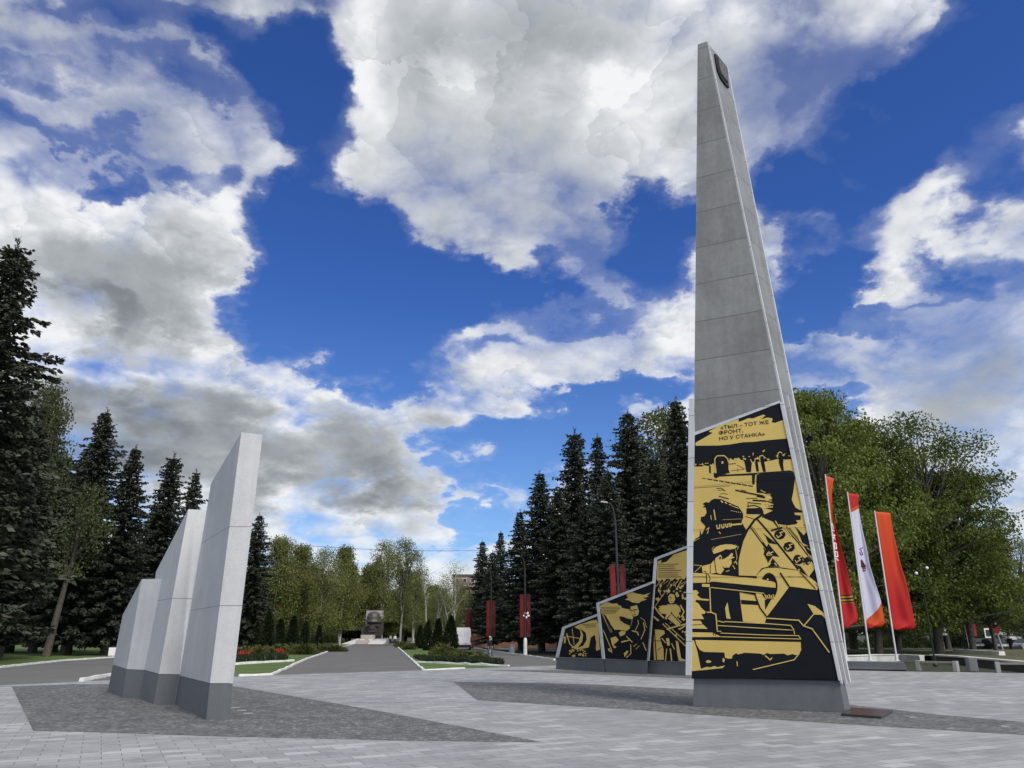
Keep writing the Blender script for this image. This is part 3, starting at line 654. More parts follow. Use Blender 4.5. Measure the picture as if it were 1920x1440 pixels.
    Y(cD, [(95, 88), (260, 100), (620, 135), (900, 165), (1040, 195), (1062, 215), (1062, 265), (880, 245), (330, 190), (292, 202), (95, 207)], L5)
    K(cD, [(300, 190), (420, 202), (1068, 265), (1058, 332), (900, 332), (300, 262)], L5)
    K(cD, [(655, 405), (850, 420), (872, 468), (660, 456)], L4); K(cD, [(935, 405), (1012, 400), (942, 522)], L5)
    for pts, w in (([(822, 345), (838, 390), (880, 500), (960, 605)], 16), ([(1118, 92), (1218, 245)], 18), ([(1345, 75), (1530, 275)], 10), ([(640, 310), (820, 345)], 9), ([(250, 90), (255, 200)], 11), ([(100, 128), (250, 133)], 3), ([(270, 100), (295, 150), (285, 190)], 9), ([(620, 125), (840, 148)], 12), ([(1210, 130), (1420, 140)], 3)): ks(cD, pts, w, L6, s6)
    for i in range(5): ys(cD, [(935 + i * 25, 345 + (i % 2) * 8), (955 + i * 22, 390)], 11, L6, s6)
    M_.dot(cD([(970, 165)])[0], 2, 1.6, g, L6, 7)
    Y(cD, [(497, 435), (505, 470), (512, 530), (535, 630), (485, 622), (470, 500)], L3)
    Y(cD, [(88, 295), (130, 290), (160, 320), (140, 350), (190, 390), (282, 398), (275, 416), (130, 405), (118, 425), (160, 450), (190, 500), (242, 545), (230, 568), (190, 572), (222, 630), (80, 632)], L3)
    Y(cD, [(80, 650), (180, 650), (205, 690), (265, 745), (80, 742)], L3)
    ks(cD, [(80, 700), (205, 690)], 5, L5, s6)
    for pts, w in (([(290, 265), (302, 548), (362, 575), (380, 772), (422, 775)], 13), ([(258, 550), (305, 552)], 13), ([(210, 235), (280, 238)], 34), ([(305, 260), (925, 328)], 9), ([(385, 652), (450, 668), (480, 660), (935, 682), (1240, 705), (1275, 755), (1285, 808)], 10), ([(385, 706), (1275, 762)], 9), ([(420, 795), (960, 818), (1330, 825), (1358, 865), (430, 838)], 9), ([(960, 620), (1335, 645), (1390, 710), (1490, 745), (1560, 840), (1690, 1020)], 13), ([(1395, 708), (1505, 578)], 13), ([(800, 1222), (1280, 1108), (1335, 1040), (1360, 980)], 11), ([(610, 1130), (615, 1180)], 10), ([(940, 1060), (1000, 1110), (1020, 1085)], 12), ([(480, 75), (520, 60)], 8)): ys(cD, pts, w, L6, s6)
    Y(cD, [(1435, 453), (1520, 478), (1640, 570), (1648, 628), (1600, 582), (1510, 577)], L3)
    Y(cD, [(80, 785), (320, 790), (430, 840), (80, 842)], L3)
    Y(cD, [(120, 875), (1356, 900), (1360, 990), (1335, 1052), (1285, 1050), (1260, 1040), (1200, 1056), (1160, 1035), (1000, 1040), (960, 1028), (920, 1050), (880, 1035), (700, 1025), (620, 1045), (600, 1030), (570, 1050), (555, 1062), (552, 1092), (510, 1095), (470, 1085), (462, 1022), (220, 1016), (170, 990), (135, 930)], L3)
    Y(cD, [(78, 880), (105, 882), (145, 1010), (188, 1230), (74, 1242)], L3)
    Y(cD, [(186, 1215), (255, 1190), (300, 1198), (340, 1180), (380, 1195), (470, 1175), (440, 1205), (186, 1232)], L3)
    M_.dot(cD([(275, 1130)])[0], 5, 2.6, g, L3, 8, .2); M_.dot(cD([(452, 1115)])[0], 2, 4, g, L3, 8, .3)
    for i in range(12):
        r = random.Random(90 + i); M_.dot(cD([(r.uniform(320, 420), r.uniform(800, 825))])[0], r.uniform(.4, 1), .8, k, L5, 6)
    ks(cD, [(80, 855), (1360, 885)], 20, L6, s6)
    for p_ in (c4([(105, 872), (1020, 790)]), cC([(112, 470), (1690, 440)]), cD([(92, 140), (1590, 132)]), cD([(80, 770), (1700, 760)])): M_.stroke(p_, .35, k, .0215)
    # caption lettering
    def text(body, q, width):
        cu = bpy.data.curves.new('caption_text', 'FONT'); cu.body = body; cu.size = 1; cu.extrude = .004; cu.offset = .004
        to = bpy.data.objects.new('caption_text', cu); COL.objects.link(to); bpy.context.view_layer.update()
        dg = bpy.context.evaluated_depsgraph_get(); me = bpy.data.meshes.new_from_object(to.evaluated_get(dg)); me.name = 'caption_lettering'
        bpy.data.objects.remove(to); xs = [v.co.x for v in me.vertices]; x0, x1 = min(xs), max(xs); s = width / (x1 - x0)
        p = front(q) + EN * .028
        mat = Matrix((( ET.x, 0, EN.x, p.x), (ET.y, 0, EN.y, p.y), (0, 1, 0, p.z), (0, 0, 0, 1)))
        me.transform(mat @ Matrix.Diagonal((s, s * .80, 1, 1)) @ Matrix.Translation((-x0, 0, 0)))
        M_.mb.add([tuple(v.co) for v in me.vertices], [tuple(f.vertices) for f in me.polygons], 0)
    for body, q0, q1 in (('«ТЫЛ – ТОТ ЖЕ', (1352, 805), (1442, 795.5)), ('ФРОНТ,', (1348.5, 815.5), (1394, 811)), ('НО У СТАНКА»', (1349.5, 826), (1435, 818.5))):
        text(body, q0, (front(q1) - front(q0)).dot(ET))
    M_.mb.build('mural', [MURAL_DARK, MURAL_GOLD], root, world=True)
    # shield near the top of the narrow side
    P0 = rt; n2 = ((br0 - r0).cross(rt - r0)).normalized()
    if n2.dot(EYE - P0) < 0: n2 = -n2
    cs = crop(1310, 80, 14.4)
    side = lambda q: onplane(q[0], q[1], rt, n2)
    outer = cs([(405, 320), (455, 345), (610, 545), (730, 700), (770, 1130), (790, 1235), (700, 1160), (560, 960), (480, 760), (425, 470)])
    inner = cs([(470, 420), (600, 590), (700, 730), (740, 1100), (680, 1030), (560, 870), (510, 700)])
    mb = MB(); mb.prism([side(q) for q in outer], n2 * .06); mb.mi = 1; mb.prism([side(q) + n2 * .061 for q in inner], n2 * .03)
    mb.build('shield', [BLACK, plain('bronze_relief', (.13, .125, .10), .45, .5, 6, metallic=.3)], root, world=True)
    return root
obelisk()
# ================================================================== folded mural stele behind the obelisk
def mural_stele():
    feet = [((1041, 1254.8), (1134, 1260.2)), ((1135, 1260.2), (1212, 1264.5)), ((1212.5, 1263.3), (1290, 1267.2))]
    root = thing('mural_stele', 'low stele of three stepped white-framed mural slabs on grey plinths behind the obelisk', 'monument', (5.5, 42, 0))
    slabs = [[(1043, 1232.5), (1055.6, 1176), (1121, 1151), (1131, 1235)], [(1130, 1235.5), (1119.4, 1131), (1226.5, 1089), (1213.5, 1238.8)], [(1212.7, 1238.6), (1228, 1046.5), (1291, 1022.6), (1289, 1241)]]
    AWAY = Vector((.17, .985, 0))
    c8 = crop(1020, 1010, 5.334); c5 = crop(1120, 1080, 8.47); c6 = crop(1210, 1020, 6.0)
    for k in range(3):
        a, b = gnd(*feet[k][0]), gnd(*feet[k][1]); t = (b - a).normalized(); n = Vector((t.y, -t.x, 0))
        fp = lambda q, lift=0.0: onplane(q[0], q[1], a, n) + n * lift
        sl = slabs[k]; l, r = fp(sl[0]), fp(sl[3]); zt = min(l.z, r.z) - .02
        mb = MB(); mb.prism([a - n * .04, b - n * .04, Vector((r.x, r.y, zt)) - n * .04, Vector((l.x, l.y, zt)) - n * .04], AWAY * .8)
        mb.build('plinth', PLINTH_GREY, root, world=True, bevel=.01)
        pts = [fp(q) for q in sl]
        mb = MB(); mb.prism(pts, AWAY * .4); mb.build('slab', FRAME_WHITE, root, world=True)
        # frame on the left and top edges, mural inside
        M_ = Mural(a, n); M_.pt = lambda q, lift, fp=fp: fp(q, .004 + lift)
        w = 5.2
        mb = MB()
        q = sl
        mb.prism([fp(x, .0) for x in (q[0], q[1], (q[1][0] + w * .95, q[1][1] + w * .55), (q[0][0] + w, q[0][1] + .2))], n * .06)
        mb.prism([fp(x, .0) for x in ((q[1][0] + w * .95, q[1][1] + w * .55), (q[1][0] + .2, q[1][1] - .3), q[2], (q[2][0] - .1, q[2][1] + w * .85))], n * .055)
        mb.build('mural_frame', FRAME_WHITE, root, world=True)
        inn = [(q[0][0] + w, q[0][1] - .3), (q[1][0] + w * .95, q[1][1] + w * .55), (q[2][0] - .4, q[2][1] + w * .85), (q[3][0] - .4, q[3][1] - .3)]
        mb = MB(); mb.prism([fp(x, .001) for x in inn], n * .012); mb.build('mural_panel', MURAL_DARK, root, world=True)
        def Y(c, p, l=.012): M_.poly(c(p), True, l)
        def K(c, p, l=.018): M_.poly(c(p), False, l)
        def ys(c, p, w_, s, l=.024): M_.stroke(c(p), w_ / s, True, l)
        def ks(c, p, w_, s, l=.024): M_.stroke(c(p), w_ / s, False, l)
        R = random.Random(5 + k)
        if k == 0:
            Y(c8, [(305, 885), (350, 860), (430, 835), (470, 820), (525, 812), (545, 850), (560, 1110), (525, 1120), (510, 1030), (440, 1090), (330, 1110), (270, 1085), (300, 1080), (350, 1030), (372, 960), (360, 910)])
            K(c8, [(365, 900), (420, 940), (430, 1010), (395, 1070), (340, 1090), (385, 1030), (395, 960)]); K(c8, [(470, 990), (510, 960), (525, 1040), (520, 1110), (450, 1100)])
            for p, w_ in (([(225, 975), (375, 1000)], 7), ([(285, 900), (305, 1060)], 5), ([(230, 950), (260, 1050), (300, 1085)], 10)): ys(c8, p, w_, 5.334)
            ys(c8, [(195, 985), (215, 990), (210, 1040)], 16, 5.334)
            for i in range(22): M_.dot(c8([(R.uniform(260, 430), R.uniform(1105, 1175))])[0], R.uniform(.8, 2.6), R.uniform(.8, 2.6), True, .013, 7, .4, i)
            for y in (858, 872, 886): ks(c8, [(390 + (y - 858), y), (520, y - 6)], 4, 5.334)
        elif k == 1:
            Y(c5, [(42, 472), (100, 440), (160, 412), (240, 440), (320, 435), (345, 470), (375, 470), (390, 505), (450, 520), (520, 530), (545, 600), (575, 650), (520, 830), (470, 870), (330, 850), (270, 860), (230, 780), (180, 700), (130, 620), (65, 600)])
            Y(c5, [(440, 375), (490, 350), (465, 290), (560, 258), (640, 282), (740, 300), (850, 265), (790, 310), (820, 330), (720, 350), (790, 372), (700, 402), (660, 432), (560, 420), (500, 385)])
            Y(c5, [(80, 610), (110, 620), (240, 890), (215, 900)]); Y(c5, [(140, 610), (170, 640), (290, 850), (260, 860)]); ks(c5, [(110, 615), (230, 900)], 14, 8.47); ks(c5, [(200, 760), (280, 870)], 16, 8.47)
            K(c5, [(525, 440), (600, 425), (660, 440), (685, 500), (670, 620), (640, 560), (630, 470), (530, 500)], .020); Y(c5, [(530, 490), (635, 462), (668, 560), (650, 622), (592, 645), (548, 595)], .024)
            for p, w_ in (([(545, 545), (640, 530)], 12), ([(600, 540), (592, 590)], 6), ([(580, 612), (620, 608)], 8)): ks(c5, p, w_, 8.47, .028)
            Y(c5, [(272, 632), (290, 615), (330, 618), (352, 645), (325, 662), (285, 655)], .024)
            K(c5, [(350, 640), (430, 650), (470, 670), (560, 690), (700, 650), (780, 760), (790, 1000), (560, 1000), (520, 790), (430, 750), (370, 705)], .020)
            for p, w_ in (([(650, 700), (660, 760), (610, 860)], 9), ([(740, 740), (760, 860), (700, 1000)], 12), ([(560, 870), (640, 890), (660, 940)], 16), ([(470, 960), (560, 1050)], 14), ([(560, 700), (535, 790)], 5), ([(690, 660), (750, 700), (790, 820)], 6), ([(580, 1120), (630, 1080)], 9), ([(620, 1160), (670, 1110)], 8), ([(730, 1060), (780, 1180)], 12), ([(100, 860), (240, 1190)], 10)): ys(c5, p, w_, 8.47)
            Y(c5, [(345, 900), (390, 870), (460, 880), (440, 930), (370, 960)], .020); Y(c5, [(215, 985), (300, 960), (345, 1020), (300, 1060), (260, 1090), (310, 1130), (270, 1150), (235, 1080)], .020); Y(c5, [(380, 1040), (510, 1010), (520, 1025), (390, 1060)], .020)
            K(c5, [(240, 900), (300, 850), (335, 940), (250, 965)], .022)
            Y(c5, [(425, 1230), (480, 1180), (500, 1200), (440, 1290)], .020); ys(c5, [(535, 1090), (540, 1230), (470, 1295)], 12, 8.47); Y(c5, [(170, 1150), (200, 1150), (250, 1225), (185, 1190)], .020)
            for y in (492, 515, 540, 562, 585): ks(c5, [(70, y + 10), (R.uniform(300, 380), y)], 6, 8.47)
        else:
            Y(c6, [(142, 195), (185, 180), (175, 215), (240, 200), (320, 118), (472, 68), (474, 350), (440, 400), (400, 385), (370, 410), (335, 385), (300, 415), (265, 390), (235, 395), (215, 420), (185, 392), (150, 420), (128, 400)])
            for i in range(9):
                x = 130 + i * 38; ys(c6, [(x, 470 + R.uniform(-20, 60)), (x + 55, 400 + R.uniform(-10, 30))], R.uniform(4, 10), 6.0)
            for i in range(34): M_.dot(c6([(R.uniform(120, 465), R.uniform(460, 640))])[0], R.uniform(.8, 3.4), R.uniform(1.2, 4), True, .013, 7, .5, i)
            ys(c6, [(115, 700), (240, 520)], 6, 6.0)
            K(c6, [(255, 560), (290, 535), (335, 545), (350, 600), (335, 680), (260, 680)], .020); Y(c6, [(262, 590), (285, 560), (330, 570), (340, 625), (318, 665), (285, 670), (265, 640)], .024)
            for p, w_ in (([(275, 600), (300, 598)], 6), ([(290, 605), (285, 630)], 4), ([(285, 648), (310, 645)], 5)): ks(c6, p, w_, 6.0, .028)
            Y(c6, [(245, 680), (330, 668), (385, 700), (382, 790), (340, 850), (300, 760)], .020); Y(c6, [(150, 730), (190, 690), (245, 690), (300, 740), (290, 790), (220, 850), (240, 790), (180, 780)], .020); Y(c6, [(305, 775), (412, 880), (370, 930), (258, 838)], .022)
            ks(c6, [(295, 775), (400, 890)], 10, 6.0); ks(c6, [(250, 840), (350, 940)], 10, 6.0); ys(c6, [(400, 690), (440, 760), (410, 820)], 14, 6.0)
            Y(c6, [(105, 960), (170, 965), (215, 975), (220, 1010), (165, 1050), (185, 1120), (205, 1180), (210, 1300), (100, 1305), (95, 1130)]); ks(c6, [(100, 1088), (185, 1090)], 6, 6.0); ks(c6, [(105, 960), (130, 1300)], 10, 6.0); ks(c6, [(145, 1190), (185, 1160)], 6, 6.0)
            Y(c6, [(345, 1085), (372, 1100), (385, 1180), (405, 1285), (455, 1305), (450, 1318), (380, 1315), (360, 1230)]); Y(c6, [(235, 1060), (270, 1060), (280, 1140), (250, 1145)], .020)
            for p, w_ in (([(200, 900), (460, 1150)], 10), ([(230, 890), (440, 1080)], 7), ([(285, 1180), (300, 1310)], 14), ([(245, 1180), (230, 1310)], 10), ([(110, 710), (160, 780), (210, 830)], 16), ([(100, 820), (150, 860)], 18), ([(250, 960), (340, 930), (460, 900)], 16), ([(390, 960), (450, 920)], 16), ([(190, 1060), (230, 1110)], 10), ([(300, 1120), (330, 1180)], 10)): ys(c6, p, w_, 6.0)
            for i in range(26): M_.dot(c6([(R.uniform(100, 460), R.uniform(700, 1040))])[0], R.uniform(.8, 2.6), R.uniform(.8, 3), True, .013, 7, .5, i)
            for i, y in enumerate((228, 250, 275, 298, 325, 350, 372)): ks(c6, [(150, y), (R.uniform(290, 440), y - 2)], 6, 6.0)
        M_.mb.build('mural', [MURAL_DARK, MURAL_GOLD], root, world=True)
mural_stele()

# ================================================================== trees
NEEDLES = leafy('spruce_needles', [(.12, (.014, .020, .014)), (.42, (.034, .044, .030)), (.70, (.066, .074, .050)), (.95, (.11, .112, .078))], 0.0, .75)
BARK = bark('grey_brown_bark', (.035, .03, .025), (.11, .10, .085))
BIRCH_BARK = bark('white_birch_bark', (.16, .15, .14), (.62, .60, .56), (3, 3, 5))
LEAF_LINDEN = leafy('young_linden_leaves', [(.12, (.044, .068, .013)), (.45, (.102, .138, .025)), (.75, (.165, .198, .042)), (.98, (.25, .275, .085))], .35)
LEAF_BIRCH = leafy('young_birch_leaves', [(.12, (.068, .088, .022)), (.45, (.138, .160, .044)), (.75, (.20, .215, .07)), (.98, (.28, .285, .12))], .35)
LEAF_WEEP = leafy('weeping_leaves', [(.12, (.030, .042, .014)), (.5, (.062, .080, .028)), (.98, (.13, .15, .065))], .3)
LEAF_PALE = leafy('pale_spring_leaves', [(.12, (.04, .06, .018)), (.5, (.085, .11, .035)), (.98, (.17, .20, .085))], .35)
LEAF_BUSH = leafy('juniper_sprays', [(.12, (.030, .042, .010)), (.45, (.068, .078, .020)), (.75, (.11, .115, .035)), (.98, (.16, .155, .06))], .1)
LEAF_BUSHY = leafy('bush_leaves', [(.12, (.015, .024, .008)), (.5, (.035, .050, .014)), (.98, (.075, .09, .03))], .2)
LEAF_THUJA = leafy('thuja_sprays', [(.12, (.008, .014, .006)), (.5, (.017, .028, .011)), (.98, (.035, .05, .02))], .05)

def blades(P, D, L, W, rng):
    """diamond leaf blades: base points P, directions D (unit), length L, width W -> verts, quads"""
    n = len(P); r = rng.normal(size=(n, 3)); S_ = np.cross(D, r); S_ /= np.linalg.norm(S_, axis=1)[:, None] + 1e-9
    L = np.asarray(L)[:, None]; W = np.asarray(W)[:, None]
    V = np.stack([P, P + D * L * .45 + S_ * W, P + D * L, P + D * L * .45 - S_ * W], 1).reshape(-1, 3)
    return V, np.arange(4 * n).reshape(n, 4)
def unit(a): return a / (np.linalg.norm(a, axis=-1, keepdims=True) + 1e-9)

def spruce_parts(seed, H, R, bare=.05, lean=0.0):
    rng = np.random.default_rng(seed); P = []; D = []; L = []; W = []; mb = MB()
    mb.tube([(0, 0, -.2), (0, 0, H * .15), (rng.normal(0, .05), rng.normal(0, .05), H * .6), (0, 0, H * .985)], [R * .085, R * .075, R * .04, .02], 8)
    z = bare * H
    while z < H * .975:
        t = z / H; nb = int(rng.integers(6, 9)); spread = R * (1 - t) ** .72 * rng.uniform(.78, 1.10) * (1.0 if t > .12 else .75 + 2 * t) + .18
        if rng.random() < .10: spread *= .75
        for a in rng.random() * 6.28 + np.arange(nb) * 6.28 / nb + rng.normal(0, .25, nb):
            ln = spread * rng.uniform(.45, 1.18); ca, sa = math.cos(a), math.sin(a); droop = rng.uniform(.22, .50) * (1 - t) + .02 - .5 * max(0, t - .82)
            k = max(3, int(ln / .19)); s = (np.arange(k) + rng.random(k)) / k; s = np.sort(s) ** .85
            zz = z - droop * ln * s + .30 * droop * ln * s ** 2 * 1.6 + rng.normal(0, .04, k)
            base = np.stack([ca * ln * s, sa * ln * s, zz], 1)
            if t < .75 and rng.random() < .5: mb.tube([(0, 0, z), tuple(base[k // 2]), tuple(base[-1])], [.045 * (1 - t) + .015, .03 * (1 - t) + .01, .008], 3, cap=False)
            m = 6
            b = np.repeat(base, m, 0); n = len(b)
            side = rng.choice([-1.0, 1.0], n) * rng.uniform(.15, 1.0, n)
            d = np.stack([ca * .75 - sa * side, sa * .75 + ca * side, rng.uniform(-.75, .10, n)], 1) + rng.normal(0, .16, (n, 3))
            P.append(b + rng.normal(0, .05, (n, 3))); D.append(unit(d)); ss = np.repeat(s, m)
            L.append(rng.uniform(.45, .95, n) * (1.05 - .4 * ss) * (.55 + .5 * (1 - t))); W.append(rng.uniform(.085, .165, n) * (.7 + .3 * (1 - t)))
        z += rng.uniform(.36, .62) * (1.0 - .30 * t)
    n = 60; zz = H * rng.uniform(.93, 1.0, n)
    P.append(np.stack([rng.normal(0, .05, n), rng.normal(0, .05, n), zz], 1)); D.append(unit(np.stack([rng.normal(0, .5, n), rng.normal(0, .5, n), rng.uniform(.2, 1, n)], 1))); L.append(rng.uniform(.2, .4, n)); W.append(rng.uniform(.03, .05, n))
    return mb, blades(np.concatenate(P), np.concatenate(D), np.concatenate(L), np.concatenate(W), rng)
def make_spruce(seed, H, R, bare=.05):
    mb, (V, F) = spruce_parts(seed, H, R, bare)
    root = thing('spruce', 'x', 'tree'); mb.build('trunk', BARK, root); np_mesh('crown', V, F, NEEDLES, root); return root

def branching(rng, H, R, trunk_r, clear, levels, lean=(0, 0), nlimb=7, upright=.5, droop=0.0, stems=1):
    """limbs of a broadleaf tree: returns a mesh builder and twig points with directions"""
    mb = MB(); tw = []
    def grow(p, d, ln, r, lev):
        k = 4; pts = [p]; rs = [r]; q = Vector(p); dd = Vector(d)
        for i in range(k):
            dd = (dd + Vector(rng.normal(0, .16, 3)) + Vector((0, 0, .07 if lev < levels else -.05 - droop))).normalized(); q = q + dd * ln / k
            pts.append(q.copy()); rs.append(r * (1 - .62 * (i + 1) / k))
        mb.tube(pts, rs, 5 if lev < 2 else 3, cap=False)
        if lev >= levels - 1: tw.extend((tuple(a), tuple(dd)) for a in pts[1:])
        if lev < levels:
            nb = int(rng.integers(3, 6)) if lev else nlimb
            for j in range(nb):
                s = rng.uniform(.35, 1.0) if lev else clear + (1 - clear) * (j + .5) / nb
                i = min(k - 1, int(s * k)); b = pts[i].lerp(pts[i + 1], s * k - i)
                a = rng.uniform(0, 6.28); side = Vector((math.cos(a), math.sin(a), 0))
                up = upright * (.25 + 1.3 * s) + rng.uniform(-.28, .28) if lev == 0 else upright + rng.uniform(-.45, .25)
                nd_ = (side * (1 - .3 * s) + Vector((0, 0, up)) + dd * .35).normalized()
                L_ = ln * rng.uniform(.42, .62) if lev else R * rng.uniform(.75, 1.1) * (1.15 - .45 * s)
                grow(b, nd_, L_, rs[i] * rng.uniform(.42, .6), lev + 1)
    for sidx in range(stems):
        l = Vector((lean[0], lean[1], 1)) + (Vector(rng.normal(0, .14, 3)) if stems > 1 else Vector()); l.z = 1
        grow(Vector((0, 0, -.2)), l.normalized(), H * .86 * (1 if sidx == 0 else rng.uniform(.75, .95)), trunk_r * (1 if sidx == 0 else .75), 0)
    return mb, tw
def make_broadleaf(name, seed, H, R, leaf, barkm, per=26, size=(.16, .30), clear=.28, levels=3, lean=(0, 0), nlimb=9, upright=.45, droop=0.0, trunk_r=.28, stems=1, hang=0.0, spread=.55, flat=.5):
    rng = np.random.default_rng(seed); mb, tw = branching(rng, H, R, trunk_r, clear, levels, lean, nlimb, upright, droop, stems)
    T = np.array([t[0] for t in tw]); keep = rng.random(len(T)) > .12; T = T[keep]
    n = len(T) * per; b = np.repeat(T, per, 0) + rng.normal(0, spread, (n, 3)) * np.array([1, 1, .75])
    d = unit(rng.normal(0, 1, (n, 3)) * np.array([1, 1, flat]) + np.array([0, 0, -.25]))
    if hang:
        k = int(n * hang); i = rng.integers(0, len(T), k); drop = rng.uniform(0, 1, k) ** 1.3 * rng.uniform(.8, 3.2, k)
        b = np.concatenate([b, T[i] + np.stack([rng.normal(0, .25, k), rng.normal(0, .25, k), -drop], 1)]); d = np.concatenate([d, unit(np.stack([rng.normal(0, .35, k), rng.normal(0, .35, k), -np.ones(k)], 1))])
    b[:, 2] = np.maximum(b[:, 2], H * .10)
    m = len(b); V, F = blades(b, d, rng.uniform(size[0], size[1], m), rng.uniform(size[0], size[1], m) * .33, rng)
    root = thing(name, 'x', 'tree'); mb.build('trunk', barkm, root, smooth=True); np_mesh('crown', V, F, leaf, root); return root

def clump_tree(name, seed, H, R, z0, leaf, barkm, nclump, per, size, trunk_r, prof, cr=.85, flat=.6, hang=0.0, stems=1, shell=.42, lean=(0, 0), boughs=1.0):
    """a broadleaf crown built of separate leaf clumps, each carried on its own bough"""
    rng = np.random.default_rng(seed); mb = MB(); C = []
    for i in range(nclump):
        t = rng.random() ** .9; a = rng.random() * 6.283; k = 1 + .22 * math.sin(2 * a + seed) + .14 * math.sin(5 * a + 7 * t + seed)
        r = R * prof(t) * k * rng.random() ** shell; z = z0 + t * (H - z0)
        C.append((r * math.cos(a) + lean[0] * z, r * math.sin(a) + lean[1] * z, z))
    trunks = []; mb_w = 0 if lean != (0, 0) else .12
    for j in range(stems):
        a = rng.random() * 6.28; sp = 0 if stems == 1 else R * .28
        P = [Vector((0, 0, -.2))] + [Vector((lean[0] * H * f + math.cos(a) * sp * f + rng.normal(0, 1) * mb_w, lean[1] * H * f + math.sin(a) * sp * f + rng.normal(0, 1) * mb_w, H * f)) for f in (.12, .28, .45, .62, .78, .93)]
        rr_ = trunk_r * (1 if j == 0 else .75); mb.tube(P, [rr_ * 1.25, rr_, rr_ * .85, rr_ * .62, rr_ * .42, rr_ * .25, .02], 8, cap=False); trunks.append(P)
    mb.mi = 1
    for i, c in enumerate(C):
        if rng.random() > boughs: continue
        P = trunks[i % stems]; zt = max(z0 * .8, min(H * .85, c[2] * rng.uniform(.55, .82))); k = next((n for n in range(len(P) - 1) if P[n + 1].z >= zt), len(P) - 2)
        b = P[k].lerp(P[k + 1], (zt - P[k].z) / max(.01, P[k + 1].z - P[k].z)); e = Vector(c); m = b.lerp(e, .5) + Vector((rng.normal(0, .2), rng.normal(0, .2), rng.uniform(-.1, .35)))
        d = (e - b).length; mb.tube([b, m, e, e + (e - m).normalized() * .5], [.022 + .016 * d, .014 + .009 * d, .012, .005], 4, cap=False)
    C = np.array(C); n = len(C) * per; q = rng.normal(0, 1, (n, 3)); q *= (np.minimum(1, 1.6 / (np.linalg.norm(q, axis=1) + .01)))[:, None]
    big = np.repeat(rng.uniform(.65, 1.25, len(C)), per)[:, None]; off = q * np.array([cr, cr, cr * flat]) * big; b = np.repeat(C, per, 0) + off
    d = unit(unit(off + 1e-6) * .5 + rng.normal(0, .7, (n, 3)) + np.array([0, 0, -.15]))
    if hang:
        h = rng.random(n) < hang; b[:, 2] -= np.where(h, rng.random(n) ** 1.2 * rng.uniform(.6, 2.6, n), 0); b[:, :2] = np.where(h[:, None], np.repeat(C, per, 0)[:, :2] + (np.round(off[:, :2] / .35) * .35 + rng.normal(0, .05, (n, 2))), b[:, :2])
        d = np.where(h[:, None], unit(np.stack([rng.normal(0, .35, n), rng.normal(0, .35, n), -np.ones(n)], 1)), d)
    low = b[:, 2] < z0 * .92; b[low, 2] = z0 * .92 + rng.random(low.sum()) * .9
    V, F = blades(b, d, rng.uniform(size[0], size[1], n), rng.uniform(size[0], size[1], n) * .34, rng)
    root = thing(name, 'x', 'tree'); mb.build('trunk', [barkm, BARK], root, smooth=True); np_mesh('crown', V, F, leaf, root); return root
round_crown = lambda t: (max(0.0, 1 - ((t - .36) / (.66 if t > .36 else .60)) ** 2)) ** .55
column_crown = lambda t: .55 + .45 * math.sin(min(1, t * 1.6) * 1.57) if t < .62 else max(.12, 1 - ((t - .55) / .5) ** 2)

class Stand:
    """copies one prototype to many places, the first one being the prototype itself"""
    def __init__(self, protos): self.p = protos; self.used = [False] * len(protos)
    def put(self, k, loc, rz, scale, label, group):
        p = self.p[k]
        if not self.used[k]:
            self.used[k] = True; p.location = loc; p.rotation_euler = (0, 0, rz); p.scale = scale; p['label'] = label
            if group: p['group'] = group
            return p
        return dup(p, loc, rz, scale, label, group)
H0 = 26.0
spruces = Stand([make_spruce(11, H0, 6.2, .08), make_spruce(12, H0, 5.7, .09), make_spruce(13, H0, 6.6, .07), make_spruce(14, H0, 6.0, .10), make_spruce(15, H0, 5.6, .27)])
def spruce(k, top, Y, wid, label, group):
    t = at(top[0], top[1], Y); h = t.z + .0; s = h / H0
    return spruces.put(k, (t.x, t.y, -.05), random.Random(int(top[0] * 7 + top[1])).uniform(0, 6.28), (s * wid * 1.12, s * wid * 1.12, s), label, group)
GL = 'spruces on the lawn to the left'; GR = 'spruces in the dark row on the right'
left_spruces = [
 (0, (36, 446), 55, 1.0, 'tallest and nearest dark spruce, cut by the left edge of the photo'),
 (1, (-110, 520), 50, 1.0, 'broad dark spruce at the very edge of the photo, beside the tallest spruce'),
 (2, (201, 766), 78, .92, 'dark spruce with a clubbed top, just left of the first gap in the treetops'),
 (3, (256, 834), 78, .92, 'slim dark spruce second from the pale stele, between the clubbed spruce and a wider one'),
 (0, (328, 848), 84, .95, 'dark spruce whose top stands directly above the lowest stele blade'),
 (1, (369, 880), 95, .85, 'smallest pointed spruce top, showing just left of the tall stele blade'),
 (2, (488, 962), 100, .95, 'dark spruce half hidden behind the right edge of the tall stele blade'),
 (3, (128, 850), 86, 1.0, 'dark spruce behind the leaning trunk, lower than the clubbed spruce'),
 (1, (40, 740), 63, 1.0, 'dark spruce filling the gap behind the nearest spruce on the left'),
 (2, (-10, 760), 85, 1.0, 'dark spruce low at the left edge, behind the nearest ones'),
 (0, (292, 960), 100, 1.1, 'low dark spruce behind the lowest stele blade'),
 (3, (420, 985), 108, 1.1, 'dark spruce hidden for the most part behind the tall stele blade'),
 (4, (78, 790), 65, 1.0, 'dark spruce with a long bare trunk, nearest the leaning tree'),
 (0, (95, 800), 90, 1.1, 'dark spruce right behind the crown of the leaning tree'),
 (3, (165, 840), 92, 1.0, 'dark spruce between the leaning tree and the clubbed spruce'),
 (2, (165, 960), 96, 1.1, 'shaded spruce in the second row behind the leaning trunk'),
]
for k, top, Y, w, lab in left_spruces: spruce(k, top, Y, w, lab, GL)
